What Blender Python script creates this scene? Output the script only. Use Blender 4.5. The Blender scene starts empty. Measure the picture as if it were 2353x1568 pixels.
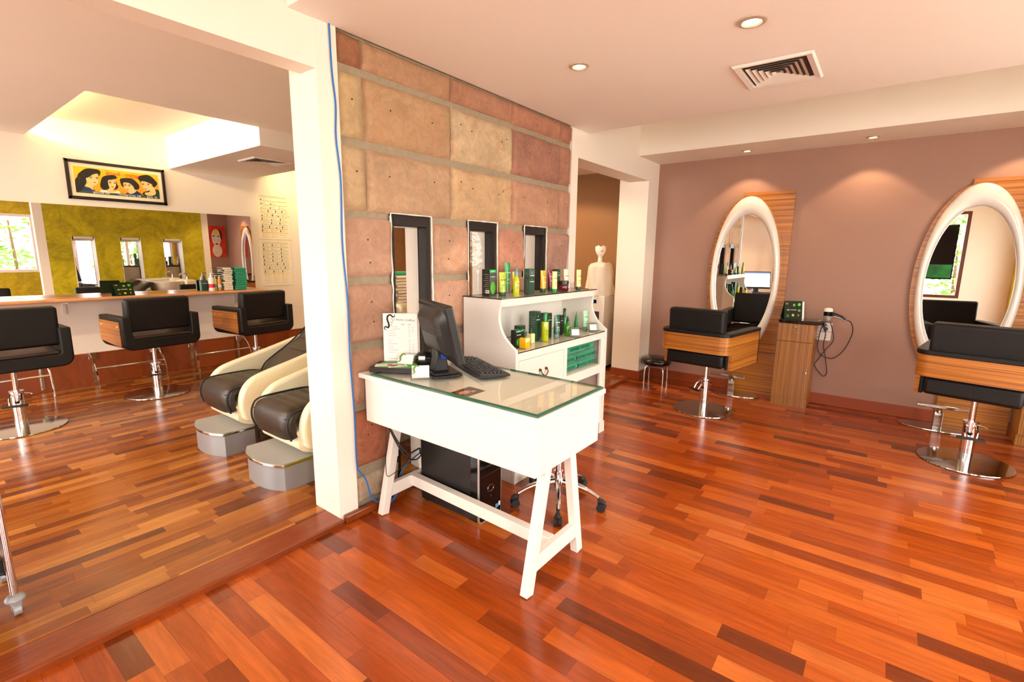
import bpy, bmesh, math, random
from mathutils import Vector, Matrix, noise
random.seed(7)
C = bpy.context.scene.collection
SC = bpy.context.scene
PI = math.pi
def lin(c):
    out=[]
    for x in c[:3]:
        x/=255.0
        out.append(x/12.92 if x<=0.04045 else ((x+0.055)/1.055)**2.4)
    return (*out,1.0)
# ------------------------------------------------------------------ materials
MATS={}
def nmat(name):
    m=bpy.data.materials.new(name); m.use_nodes=True
    nt=m.node_tree; b=nt.nodes['Principled BSDF']
    MATS[name]=m
    return m,nt,b
def mat(name,col,rough=.5,metal=0.,spec=.5,coat=0.,nv=None,bump=None,trans=0.,emit=None,ior=1.45,sheen=0.,alpha=1.0,sss=0):
    m,nt,b=nmat(name)
    b.inputs['Base Color'].default_value=lin(col)
    b.inputs['Roughness'].default_value=rough
    b.inputs['Metallic'].default_value=metal
    b.inputs['Specular IOR Level'].default_value=spec
    b.inputs['Coat Weight'].default_value=coat
    b.inputs['Coat Roughness'].default_value=.06
    b.inputs['IOR'].default_value=ior
    b.inputs['Transmission Weight'].default_value=trans
    b.inputs['Sheen Weight'].default_value=sheen
    b.inputs['Alpha'].default_value=alpha
    if emit:
        b.inputs['Emission Color'].default_value=lin(emit[0]); b.inputs['Emission Strength'].default_value=emit[1]
    tc=None
    if nv or bump:
        tc=nt.nodes.new('ShaderNodeTexCoord')
    if nv:
        sc,amt=nv
        n=nt.nodes.new('ShaderNodeTexNoise'); n.inputs['Scale'].default_value=sc; n.inputs['Detail'].default_value=5
        nt.links.new(tc.outputs['Object'],n.inputs['Vector'])
        mp=nt.nodes.new('ShaderNodeMapRange'); mp.inputs[1].default_value=.25; mp.inputs[2].default_value=.75
        mp.inputs[3].default_value=1-amt; mp.inputs[4].default_value=1+amt
        nt.links.new(n.outputs['Fac'],mp.inputs[0])
        mx=nt.nodes.new('ShaderNodeVectorMath'); mx.operation='SCALE'; mx.inputs[0].default_value=lin(col)[:3]
        nt.links.new(mp.outputs[0],mx.inputs['Scale']); nt.links.new(mx.outputs[0],b.inputs['Base Color'])
    if bump:
        sc,st=bump
        n=nt.nodes.new('ShaderNodeTexNoise'); n.inputs['Scale'].default_value=sc; n.inputs['Detail'].default_value=6
        nt.links.new(tc.outputs['Object'],n.inputs['Vector'])
        bp=nt.nodes.new('ShaderNodeBump'); bp.inputs['Strength'].default_value=st; bp.inputs['Distance'].default_value=.01
        nt.links.new(n.outputs['Fac'],bp.inputs['Height']); nt.links.new(bp.outputs[0],b.inputs['Normal'])
    return m
class N:
    """tiny node helper"""
    def __init__(s,nt): s.nt=nt
    def n(s,t,**k):
        x=s.nt.nodes.new(t)
        for a,v in k.items(): setattr(x,a,v)
        return x
    def link(s,a,b): s.nt.links.new(a,b)
    def math(s,op,a,b=None,c=None):
        x=s.n('ShaderNodeMath',operation=op)
        for i,v in enumerate((a,b,c)):
            if v is None: continue
            if isinstance(v,(int,float)): x.inputs[i].default_value=v
            else: s.link(v,x.inputs[i])
        return x.outputs[0]
    def comb(s,a,b,c):
        x=s.n('ShaderNodeCombineXYZ')
        for i,v in enumerate((a,b,c)):
            if isinstance(v,(int,float)): x.inputs[i].default_value=v
            else: s.link(v,x.inputs[i])
        return x.outputs[0]
    def ramp(s,fac,stops,interp='LINEAR'):
        x=s.n('ShaderNodeValToRGB'); r=x.color_ramp; r.interpolation=interp
        while len(r.elements)<len(stops): r.elements.new(.5)
        for e,(p,c) in zip(r.elements,stops): e.position=p; e.color=lin(c)
        s.link(fac,x.inputs[0]); return x.outputs[0]
    def noise(s,vec,scale=1,detail=4,rough=.55,dist=0):
        x=s.n('ShaderNodeTexNoise'); x.inputs['Scale'].default_value=scale; x.inputs['Detail'].default_value=detail
        x.inputs['Roughness'].default_value=rough; x.inputs['Distortion'].default_value=dist
        s.link(vec,x.inputs['Vector']); return x.outputs['Fac']
    def mulc(s,col,fac):
        x=s.n('ShaderNodeVectorMath',operation='SCALE'); s.link(col,x.inputs[0])
        if isinstance(fac,(int,float)): x.inputs['Scale'].default_value=fac
        else: s.link(fac,x.inputs['Scale'])
        return x.outputs[0]
    def mr(s,v,a,b,c,d):
        x=s.n('ShaderNodeMapRange')
        s.link(v,x.inputs[0])
        for i,q in enumerate((a,b,c,d)): x.inputs[i+1].default_value=q
        return x.outputs[0]
def plank_mat(name,along,width,length,stops,rough=.2,off=0.):
    m,nt,b=nmat(name); h=N(nt)
    tc=h.n('ShaderNodeTexCoord'); sp=h.n('ShaderNodeSeparateXYZ'); h.link(tc.outputs['Object'],sp.inputs[0])
    a,l=(sp.outputs[0],sp.outputs[1]) if along=='y' else (sp.outputs[1],sp.outputs[0])
    ra=h.math('DIVIDE',h.math('ADD',a,off),width); row=h.math('FLOOR',ra); fa=h.math('FRACT',ra)
    w1=h.n('ShaderNodeTexWhiteNoise',noise_dimensions='1D'); h.link(row,w1.inputs['W'])
    rl=h.math('ADD',h.math('DIVIDE',l,length),h.math('MULTIPLY',w1.outputs[0],9.7))
    # uneven lengths: warp along the row
    rl=h.math('ADD',rl,h.math('MULTIPLY',h.math('SINE',h.math('ADD',h.math('MULTIPLY',rl,2.3),h.math('MULTIPLY',row,1.7))),.28))
    col=h.math('FLOOR',rl); fl=h.math('FRACT',rl)
    w2=h.n('ShaderNodeTexWhiteNoise',noise_dimensions='2D'); h.link(h.comb(row,col,0),w2.inputs['Vector'])
    rnd=w2.outputs[0]
    base=h.ramp(rnd,stops)
    gv=h.comb(h.math('MULTIPLY',a,55),h.math('MULTIPLY',l,3.2),h.math('MULTIPLY',rnd,37))
    g=h.noise(gv,1.0,7,.62,.6)
    gv2=h.comb(h.math('MULTIPLY',a,9),h.math('MULTIPLY',l,1.6),h.math('MULTIPLY',rnd,91))
    g2=h.noise(gv2,1.0,4,.6,1.6)
    f=h.math('MULTIPLY',h.mr(g,.25,.75,.74,1.24),h.mr(g2,.25,.75,.80,1.18))
    sa=h.math('MULTIPLY',h.math('MINIMUM',fa,h.math('SUBTRACT',1,fa)),width)
    sl=h.math('MULTIPLY',h.math('MINIMUM',fl,h.math('SUBTRACT',1,fl)),length)
    seam=h.math('MINIMUM',sa,sl)
    sm=h.mr(seam,.0003,.0013,.62,1.0)
    colr=h.mulc(base,h.math('MULTIPLY',f,sm))
    h.link(colr,b.inputs['Base Color'])
    rg=h.mr(h.noise(tc.outputs['Object'],3.,4),.3,.7,rough-.05,rough+.07); h.link(rg,b.inputs['Roughness'])
    b.inputs['Specular IOR Level'].default_value=.5
    bp=h.n('ShaderNodeBump'); bp.inputs['Strength'].default_value=.25; bp.inputs['Distance'].default_value=.002
    h.link(h.math('ADD',h.math('MULTIPLY',sm,1.0),h.math('MULTIPLY',g,.12)),bp.inputs['Height']); h.link(bp.outputs[0],b.inputs['Normal'])
    return m
def stripe_mat(name,axis,stops,scale=70,rough=.3,stretch=.5):
    """zebra-striped laminate: thin stripes that vary along one object axis"""
    m,nt,b=nmat(name); h=N(nt)
    tc=h.n('ShaderNodeTexCoord'); sp=h.n('ShaderNodeSeparateXYZ'); h.link(tc.outputs['Object'],sp.inputs[0])
    v=[h.math('MULTIPLY',sp.outputs[i],scale if i==axis else stretch) for i in range(3)]
    n1=h.noise(h.comb(*v),1.,3,.7,.25)
    v2=[h.math('MULTIPLY',sp.outputs[i],scale*.22 if i==axis else stretch*.5) for i in range(3)]
    n2=h.noise(h.comb(*v2),1.,2,.5,.2)
    f=h.math('ADD',h.math('MULTIPLY',n1,.72),h.math('MULTIPLY',n2,.28))
    h.link(h.ramp(f,stops),b.inputs['Base Color'])
    b.inputs['Roughness'].default_value=rough
    return m
def stone_mat(name):
    m,nt,b=nmat(name); h=N(nt)
    tc=h.n('ShaderNodeTexCoord'); at=h.n('ShaderNodeAttribute',attribute_name='tint')
    o=tc.outputs['Object']
    big=h.noise(o,2.6,5,.6,1.2); fine=h.noise(o,38,6,.7); mid=h.noise(o,9,5,.65,2.)
    vein=h.noise(o,4.5,3,.5,5.)
    vf=h.mr(h.math('ABSOLUTE',h.math('SUBTRACT',vein,.5)),0,.016,.88,1.)
    f=h.math('MULTIPLY',h.mr(big,.3,.7,.84,1.16),h.math('MULTIPLY',h.mr(mid,.3,.7,.88,1.12),h.mr(fine,.3,.7,.92,1.08)))
    f=h.math('MULTIPLY',f,vf)
    c1=h.mulc(at.outputs['Color'],f)
    mx=h.n('ShaderNodeMix',data_type='RGBA',blend_type='MIX'); h.link(h.mr(h.noise(o,5.5,4,.7,1.5),.52,.70,0,.55),mx.inputs[0])
    h.link(c1,mx.inputs[6]); mx.inputs[7].default_value=lin((176,126,96)); h.link(mx.outputs[2],b.inputs['Base Color'])
    b.inputs['Roughness'].default_value=.85; b.inputs['Specular IOR Level'].default_value=.25
    bp=h.n('ShaderNodeBump'); bp.inputs['Strength'].default_value=.55; bp.inputs['Distance'].default_value=.012
    h.link(h.math('ADD',h.math('MULTIPLY',mid,1.),h.math('MULTIPLY',fine,.35)),bp.inputs['Height']); h.link(bp.outputs[0],b.inputs['Normal'])
    return m
def green_plaster(name):
    m,nt,b=nmat(name); h=N(nt)
    tc=h.n('ShaderNodeTexCoord'); o=tc.outputs['Object']
    n1=h.noise(o,1.6,6,.62,2.2); n2=h.noise(o,6.,5,.7,3.)
    f=h.math('ADD',h.math('MULTIPLY',n1,.6),h.math('MULTIPLY',n2,.4))
    h.link(h.ramp(f,[(.30,(130,116,0)),(.45,(166,150,2)),(.58,(196,178,6)),(.72,(216,200,34))]),b.inputs['Base Color'])
    b.inputs['Roughness'].default_value=.55
    return m
# ------------------------------------------------------------------ mesh builder
def catmull(pts,k=6,closed=False):
    P=[Vector(p) for p in pts]; out=[]; n=len(P)
    rng=range(n if closed else n-1)
    for i in rng:
        p0=P[(i-1)%n] if closed or i>0 else P[0]*2-P[1]
        p1=P[i%n]; p2=P[(i+1)%n]
        p3=P[(i+2)%n] if closed or i+2<n else p2*2-p1
        for j in range(k):
            t=j/k
            out.append(.5*((2*p1)+(p2-p0)*t+(2*p0-5*p1+4*p2-p3)*t*t+(3*p1-p0-3*p2+p3)*t**3))
    if not closed: out.append(P[-1])
    return out
class MB:
    def __init__(s): s.v=[];s.f=[];s.m=[]
    def add(s,vs,fs,m=0):
        b=len(s.v); s.v+=[tuple(v) for v in vs]; s.f+=[tuple(i+b for i in f) for f in fs]; s.m+=[m]*len(fs); return s
    def box(s,x0,x1,y0,y1,z0,z1,m=0):
        return s.add([(x,y,z) for z in(z0,z1) for y in(y0,y1) for x in(x0,x1)],[(0,2,3,1),(4,5,7,6),(0,1,5,4),(2,6,7,3),(0,4,6,2),(1,3,7,5)],m)
    def obox(s,c,size,R=None,m=0):
        R=R or Matrix.Identity(3); c=Vector(c); hx,hy,hz=[q/2 for q in size]
        vs=[c+R@Vector((x,y,z)) for z in(-hz,hz) for y in(-hy,hy) for x in(-hx,hx)]
        return s.add(vs,[(0,2,3,1),(4,5,7,6),(0,1,5,4),(2,6,7,3),(0,4,6,2),(1,3,7,5)],m)
    def bar(s,p0,p1,w,d,m=0,up=(0,0,1)):
        """square bar between two points; w across, d along 'up' side"""
        p0=Vector(p0);p1=Vector(p1);t=(p1-p0).normalized();u=Vector(up)
        a=t.cross(u)
        if a.length<1e-4: a=t.cross(Vector((1,0,0)))
        a.normalize(); b=t.cross(a).normalized()
        vs=[q+a*i*w/2+b*j*d/2 for q in(p0,p1) for j in(-1,1) for i in(-1,1)]
        return s.add(vs,[(0,2,3,1),(4,5,7,6),(0,1,5,4),(2,6,7,3),(0,4,6,2),(1,3,7,5)],m)
    def ring(s,c,a,b,r,n):
        return [Vector(c)+a*math.cos(2*PI*i/n)*r+b*math.sin(2*PI*i/n)*r for i in range(n)]
    def cyl(s,p0,p1,r0,r1=None,n=20,m=0,cap=True):
        r1=r0 if r1 is None else r1
        p0=Vector(p0);p1=Vector(p1);t=(p1-p0).normalized()
        a=t.orthogonal().normalized();b=t.cross(a)
        vs=s.ring(p0,a,b,r0,n)+s.ring(p1,a,b,r1,n)
        fs=[(i,(i+1)%n,n+(i+1)%n,n+i) for i in range(n)]
        if cap: fs+=[tuple(range(n-1,-1,-1)),tuple(range(n,2*n))]
        return s.add(vs,fs,m)
    def tube(s,pts,r,n=8,closed=False,m=0,smooth=0):
        if smooth:
            n0=len(pts); pts=catmull(pts,smooth,closed)
            if isinstance(r,(list,tuple)):
                N1=len(pts); r=[r[min(n0-1,int(i*(n0-1)/(N1-1)))]+(r[min(n0-1,int(i*(n0-1)/(N1-1))+1)]-r[min(n0-1,int(i*(n0-1)/(N1-1)))])*((i*(n0-1)/(N1-1))%1) for i in range(N1)]
        P=[Vector(p) for p in pts];k=len(P);vs=[];a=None
        for i,p in enumerate(P):
            if closed: t=(P[(i+1)%k]-P[i-1])
            else: t=P[min(i+1,k-1)]-P[max(i-1,0)]
            t=t.normalized() if t.length>1e-9 else Vector((0,0,1))
            a=t.orthogonal().normalized() if a is None else (a-t*a.dot(t)).normalized()
            b=t.cross(a); rr=r[i] if isinstance(r,(list,tuple)) else r
            vs+=s.ring(p,a,b,rr,n)
        fs=[]
        for i in range(k if closed else k-1):
            for j in range(n):
                q=(i+1)%k
                fs.append((i*n+j,i*n+(j+1)%n,q*n+(j+1)%n,q*n+j))
        if not closed: fs+=[tuple(range(n-1,-1,-1)),tuple((k-1)*n+j for j in range(n))]
        return s.add(vs,fs,m)
    def lathe(s,prof,n=24,c=(0,0,0),m=0,sx=1.,sy=1.):
        cx,cy,cz=c;vs=[];k=len(prof)
        for r,z in prof:
            for i in range(n): vs.append((cx+sx*r*math.cos(2*PI*i/n),cy+sy*r*math.sin(2*PI*i/n),cz+z))
        fs=[]
        for i in range(k-1):
            for j in range(n): fs.append((i*n+j,i*n+(j+1)%n,(i+1)*n+(j+1)%n,(i+1)*n+j))
        flat=(k==2 and abs(prof[0][1]-prof[1][1])<1e-9)
        if flat and prof[0][0]<1e-6:
            vs=vs[n:]; fs=[tuple(range(n))]; return s.add(vs,fs,m)
        if prof[0][0]>1e-6: fs.append(tuple(range(n-1,-1,-1)))
        if prof[-1][0]>1e-6: fs.append(tuple((k-1)*n+j for j in range(n)))
        return s.add(vs,fs,m)
    def prism(s,poly,axis,a0,a1,m=0):
        n=len(poly)
        def P(u,v,a): return {'x':(a,u,v),'y':(u,a,v),'z':(u,v,a)}[axis]
        vs=[P(u,v,a0) for u,v in poly]+[P(u,v,a1) for u,v in poly]
        fs=[(i,(i+1)%n,n+(i+1)%n,n+i) for i in range(n)]+[tuple(range(n-1,-1,-1)),tuple(range(n,2*n))]
        return s.add(vs,fs,m)
    def sphere(s,c,r,n=16,k=10,m=0,sc=(1,1,1)):
        prof=[(max(0.0,r*math.sin(PI*i/k)),-r*math.cos(PI*i/k)) for i in range(k+1)]
        b=len(s.v); s.lathe(prof,n,(0,0,0),m)
        for i in range(b,len(s.v)):
            x,y,z=s.v[i]; s.v[i]=(c[0]+x*sc[0],c[1]+y*sc[1],c[2]+z*sc[2])
        return s
    def grid(s,fn,nu,nv,m=0,closeu=False):
        vs=[fn(i/nu,j/nv) for j in range(nv+1) for i in range(nu+(0 if closeu else 1))]
        W=nu if closeu else nu+1
        fs=[(j*W+i,j*W+(i+1)%W,(j+1)*W+(i+1)%W,(j+1)*W+i) for j in range(nv) for i in range(nu)]
        return s.add(vs,fs,m)
    def xf(s,M,start=0):
        for i in range(start,len(s.v)): s.v[i]=tuple(M@Vector(s.v[i]))
        return s
    def build(s,name,mats,parent=None,bevel=None,smooth=35,sub=0,off=None,kind=None,label=None,recalc=True):
        me=bpy.data.meshes.new(name)
        vs=s.v if off is None else [(x-off[0],y-off[1],z-off[2]) for x,y,z in s.v]
        me.from_pydata(vs,[],s.f)
        for mm in (mats if isinstance(mats,(list,tuple)) else [mats]): me.materials.append(mm)
        me.polygons.foreach_set('material_index',s.m)
        if recalc:
            bm=bmesh.new(); bm.from_mesh(me); bmesh.ops.remove_doubles(bm,verts=bm.verts,dist=1e-5)
            bmesh.ops.recalc_face_normals(bm,faces=bm.faces); bm.to_mesh(me); bm.free()
        if smooth and smooth>0:
            me.polygons.foreach_set('use_smooth',[True]*len(me.polygons)); me.set_sharp_from_angle(angle=math.radians(smooth))
        me.update()
        o=bpy.data.objects.new(name,me); C.objects.link(o)
        if parent is not None: o.parent=parent
        if bevel:
            md=o.modifiers.new('bevel','BEVEL'); md.width=bevel[0]; md.segments=bevel[1]; md.limit_method='ANGLE'; md.angle_limit=math.radians(40)
            md.harden_normals=False
        if sub:
            md=o.modifiers.new('sub','SUBSURF'); md.levels=sub; md.render_levels=sub
        if kind: o['kind']=kind
        if label: o['label']=label
        return o
def tag(o,label,cat,group=None):
    o['label']=label; o['category']=cat
    if group: o['group']=group
    return o
def thing(name,label,cat,loc=(0,0,0),rz=0.,group=None):
    o=bpy.data.objects.new(name,None); C.objects.link(o); o.empty_display_size=.1
    o.location=loc; o.rotation_euler=(0,0,rz)
    return tag(o,label,cat,group)
def copy_tree(o,parent=None):
    c=o.copy(); C.objects.link(c)
    if parent is not None: c.parent=parent
    for ch in list(o.children): copy_tree(ch,c)
    return c
def dup(o,loc,rz=0.,label=None,group=None):
    c=copy_tree(o); c.location=loc; c.rotation_euler=(0,0,rz)
    if label: c['label']=label
    if group: c['group']=group
    return c
def structure(o): o['kind']='structure'; return o
def sbox(name,m,*b,bevel=None):
    mb=MB(); mb.box(*b); return structure(mb.build(name,m,bevel=bevel,smooth=0))
TXT={}
def text_mesh(body,size,extr=.0004,align='CENTER',shear=0.,bold=0.):
    cu=bpy.data.curves.new('lettering','FONT'); cu.body=body; cu.size=size; cu.extrude=extr; cu.align_x=align; cu.align_y='CENTER'; cu.shear=shear; cu.offset=bold
    cu.resolution_u=2
    o=bpy.data.objects.new('lettering',cu); C.objects.link(o)
    dg=bpy.context.evaluated_depsgraph_get(); dg.update()
    me=bpy.data.meshes.new_from_object(o.evaluated_get(dg))
    bpy.data.objects.remove(o); bpy.data.curves.remove(cu)
    return me
def text(body,size,m,pos,right,up,parent=None,name='lettering',align='CENTER',shear=0.,bold=0.,extr=.0004):
    """letters whose reading direction is 'right' and top is 'up' (in the parent's local frame)"""
    me=text_mesh(body,size,extr,align,shear,bold); me.materials.clear(); me.materials.append(m)
    o=bpy.data.objects.new(name,me); C.objects.link(o)
    r=Vector(right).normalized(); u=Vector(up); u=(u-r*u.dot(r)).normalized(); n=r.cross(u)
    M=Matrix.Identity(4)
    for i in range(3): M[i][0]=r[i];M[i][1]=u[i];M[i][2]=n[i];M[i][3]=pos[i]
    me.transform(M)
    if parent is not None: o.parent=parent
    return o
def rrect(w,h,r,k=5,cx=0,cy=0):
    out=[]
    for sx,sy,a0 in((1,1,0),(-1,1,90),(-1,-1,180),(1,-1,270)):
        for i in range(k+1):
            a=math.radians(a0+90*i/k); out.append((cx+sx*(w/2-r)+r*math.cos(a),cy+sy*(h/2-r)+r*math.sin(a)))
    return out
def Rz(a): return Matrix.Rotation(a,3,'Z')

# palette
WHITE=mat('white_paint',(226,220,211),.55,nv=(1.2,.02))
CREAM=mat('cream_plaster',(236,226,212),.7,nv=(1.5,.025),bump=(60,.04))
CEIL=mat('ceiling_paint',(246,241,234),.8,nv=(.8,.02))
MAUVE=mat('mauve_paint',(156,117,99),.55,nv=(1.2,.03))
BROWNW=mat('brown_paint',(134,90,48),.6,nv=(1.2,.05))
GREENW=green_plaster('olive_plaster')
STONE=stone_mat('sandstone')
MORTAR=mat('mortar',(150,135,112),.9,nv=(30,.12),bump=(80,.4))
FLOORM=plank_mat('main_planks','y',.086,.46,[(0,(98,40,13)),(.07,(118,48,13)),(.28,(144,60,14)),(.60,(158,69,16)),(.86,(172,82,24)),(1,(182,96,36))],.2)
FLOORL=plank_mat('strip_planks','x',.062,.37,[(0,(96,45,15)),(.12,(116,57,18)),(.42,(140,75,22)),(.75,(157,92,32)),(1,(178,116,52))],.2)
TEAK=plank_mat('dark_board','x',.4,3.,[(0,(124,54,20)),(1,(146,66,24))],.22)
TEAKY=plank_mat('dark_board_cross','y',.4,3.,[(0,(122,44,18)),(1,(140,54,22))],.25)
PANELW=plank_mat('wall_panel_wood','x',.6,.34,[(0,(116,50,16)),(.5,(136,62,20)),(1,(156,76,26))],.3)
ZH=stripe_mat('zebra_horizontal',2,[(.34,(72,34,8)),(.44,(132,74,20)),(.52,(178,110,36)),(.70,(206,142,60))],170)
ZV=stripe_mat('zebra_vertical',1,[(.34,(80,46,12)),(.45,(128,80,26)),(.54,(160,104,38)),(.70,(184,128,58))],120)
BLACKL=mat('black_leather',(15,12,11),.5,spec=.35,bump=(180,.06))
BROWNL=mat('dark_brown_leather',(46,36,29),.38,bump=(120,.12))
CHROME=mat('chrome',(225,225,228),.07,1.)
STEEL=mat('brushed_steel',(196,190,184),.09,1.)
BLACKP=mat('black_plastic',(24,22,22),.4)
BLACKG=mat('black_gloss',(12,10,10),.08)
DARKBROWN=mat('dark_bronze_frame',(30,21,14),.5,spec=.35)
GLASS=mat('clear_glass',(250,255,252),.0,trans=1.,ior=1.45)
GLASSG=mat('green_edge_glass',(205,235,222),.02,trans=1.,ior=1.5)
ACRYL=mat('clear_acrylic',(255,255,255),.02,trans=1.,ior=1.4)
MIRROR=mat('mirror_silver',(245,245,243),.0,1.)
WGLOSS=mat('white_gloss',(226,219,210),.18,coat=.6)
IVORY=mat('ivory_shell',(236,224,190),.25,coat=.4)
SILVERP=mat('silver_plastic',(150,150,152),.35,.3)
PAPER=mat('paper',(240,238,232),.7)
INK=mat('ink',(30,26,24),.7)
TOWW=mat('white_terry',(236,222,196),.95,sheen=.4,bump=(260,.5))
TOWG=mat('green_terry',(8,150,104),.95,sheen=.3,bump=(260,.5))
BLUE=mat('blue_cable',(24,104,180),.45)
RUBBER=mat('rubber',(40,38,38),.7)
GLOW=mat('lamp_glow',(255,236,190),.4,emit=((255,232,180),14))
WORLD=12
MANG=1.9
def pane_mat(name,tint=(255,255,255),gl=.08):
    m=bpy.data.materials.new(name); m.use_nodes=True; nt=m.node_tree; h=N(nt)
    for x in list(nt.nodes): nt.nodes.remove(x)
    out=h.n('ShaderNodeOutputMaterial'); tr=h.n('ShaderNodeBsdfTransparent'); tr.inputs[0].default_value=lin(tint)
    g=h.n('ShaderNodeBsdfGlossy'); g.inputs['Roughness'].default_value=.0
    fr=h.n('ShaderNodeFresnel'); fr.inputs[0].default_value=1.5
    ge=h.n('ShaderNodeNewGeometry'); mx=h.n('ShaderNodeMixShader')
    h.link(h.math('MULTIPLY',h.math('ADD',h.math('MULTIPLY',fr.outputs[0],.9),gl*.2),h.math('SUBTRACT',1,ge.outputs['Backfacing'])),mx.inputs[0])
    h.link(tr.outputs[0],mx.inputs[1]); h.link(g.outputs[0],mx.inputs[2]); h.link(mx.outputs[0],out.inputs[0])
    return m
PANE=pane_mat('window_pane'); PANEG=pane_mat('tabletop_pane',(253,255,253),.03)
GEDGE=mat('green_glass_edge',(40,88,70),.08,coat=.5)
CLEARP=pane_mat('clear_plastic_pane',(246,248,248),.12)

# ================================================================= camera
f_px=1116.86
cam=bpy.data.cameras.new('camera'); cam.sensor_width=36.; cam.sensor_fit='HORIZONTAL'; cam.lens=f_px*36/2353
cam.clip_start=.02; cam.clip_end=200
co=bpy.data.objects.new('camera',cam); C.objects.link(co)
yaw,pit,rol=[math.radians(a) for a in (37.3402,-10.0681,0.65495)]
fw=Vector((math.cos(yaw)*math.cos(pit),math.sin(yaw)*math.cos(pit),math.sin(pit)))
rt=Vector((math.sin(yaw),-math.cos(yaw),0)); up=rt.cross(fw)
r2=rt*math.cos(rol)+up*math.sin(rol); u2=-rt*math.sin(rol)+up*math.cos(rol)
M4=Matrix.Identity(4)
for i in range(3): M4[i][0]=r2[i];M4[i][1]=u2[i];M4[i][2]=-fw[i]
M4[2][3]=1.45
co.matrix_world=M4; SC.camera=co

BASEB=mat('baseboard_wood',(138,58,20),.42,nv=(3,.12))
# ================================================================= room shell
XL,XR=-2.4,5.65      # outer faces of the front room
YF,YS,YB,YM=-1.95,2.209,2.44,6.65
CH=2.95
sbox('floor',FLOORM,XL-.1,6.2,YF-.1,2.30,-.06,0.)
sbox('floor_side_room',FLOORL,XL-.1,6.2,2.34,YM+.1,-.06,.03)
sbox('trim_1',TEAK,XL,1.375,2.172,2.34,-.01,.031,bevel=(.008,3))
sbox('trim_2',TEAK,3.8,5.36,2.30,2.34,-.01,.031)
# stone wall with three tall slots
slots=[(1.785,2.085),(2.416,2.715),(3.04,3.342)]
piers=[(1.485,1.785),(2.085,2.416),(2.715,3.04),(3.342,3.69)]
ZS=1.665
mb=MB()
yb0=YS+.022
cols=[(x0,x1,0.,ZS) for x0,x1 in piers]+[(1.485,3.69,ZS,CH)]
for x0,x1,z0,z1 in cols:
    b=len(mb.f); mb.box(x0,x1,yb0,YB,z0,z1)
    # face order: bottom, top, -y, +y, -x, +x
    mb.m[b+3]=1
    for k in(4,5): mb.m[b+k]=2
    mb.m[b]=2
# end faces toward the pillar / door jamb stay mortar
joints=[1.487,1.640,2.268,2.887,3.524,3.688]
rows=[(2.362,2.498),(2.022,2.326),(1.667,1.981)]
blocks=[]
for k,(z0,z1) in enumerate(rows):
    for a,b_ in zip(joints,joints[1:]): blocks.append((a,b_,z0,z1,k))
for k,(z0,z1) in enumerate([(1.325,1.63),(.973,1.283),(.615,.93),(.269,.59),(.05,.205)]):
    for i,(x0,x1) in enumerate(piers): blocks.append((x0+(.0 if i==0 else .022),x1+(.01 if i<3 else -.002),z0,z1,3+k))
tints={0:[(170,104,72),(198,140,104),(190,126,96),(194,124,96),(180,112,86)],
       1:[(206,160,114),(200,146,106),(216,172,132),(180,118,96),(188,122,96)],
       2:[(206,160,118),(206,154,118),(218,166,122),(206,144,112),(200,136,108)],
       3:[(202,146,118),(210,152,120),(206,134,108),(196,138,116)],
       4:[(200,142,114),(206,146,118),(204,138,112),(196,138,116)],
       5:[(196,136,106),(202,142,112),(200,138,110),(196,136,112)],
       6:[(178,98,68),(190,128,100),(190,128,100),(190,128,100)],
       7:[(196,158,128),(190,142,116),(190,142,116),(190,142,116)]}
tintv=[None]*len(mb.v)
cnt={}; surf=[]
wallv=len(mb.v)
for bi,(x0,x1,z0,z1,k) in enumerate(blocks):
    i=cnt.get(k,0); cnt[k]=i+1
    tc=lin(tints[k][i%len(tints[k])]); tc=(tc[0]*.70,tc[1]*.86,tc[2]*.93,1)
    rough=.004 if k<3 else .011
    nu=max(6,int((x1-x0)/.022)); nv=max(5,int((z1-z0)/.022))
    seed=Vector((bi*7.3,bi*3.1,0))
    def fn(u,v,x0=x0,x1=x1,z0=z0,z1=z1,rough=rough,seed=seed,k=k):
        g=.003
        x=x0+g+(x1-x0-2*g)*u; z=z0+(z1-z0)*v
        e=min(u*(x1-x0),(1-u)*(x1-x0),v*(z1-z0),(1-v)*(z1-z0))
        rr=.010 if k<3 else .013
        edge=max(0.,1-e/rr)
        p=Vector((x,z,0))
        d=noise.fractal(p*5+seed,1.,2.1,4)*rough+noise.noise(p*2.2+seed)*rough
        wob=noise.noise(p*14+seed)*.004*(1 if e<.03 else 0)
        return (x+(wob if (u in(0,1)) else 0),YS-.004+d*-1+edge**2*.024,z+(wob if (v in (0,1)) else 0))
    surf.append((x0,x1,z0,z1,fn))
    b=len(mb.v); mb.grid(fn,nu,nv,3)
    # skirt back into the mortar
    W=nu+1
    rim=[b+i for i in range(nu+1)]+[b+j*W+nu for j in range(1,nv+1)]+[b+nv*W+i for i in range(nu-1,-1,-1)]+[b+j*W for j in range(nv-1,0,-1)]
    nb=len(mb.v)
    for q in rim:
        x,y,z=mb.v[q]; mb.v.append((x,yb0+.004,z))
    n=len(rim)
    for i in range(n): mb.f.append((rim[i],rim[(i+1)%n],nb+(i+1)%n,nb+i)); mb.m.append(3)
    tintv+= [tc]*(len(mb.v)-len(tintv))
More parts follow.
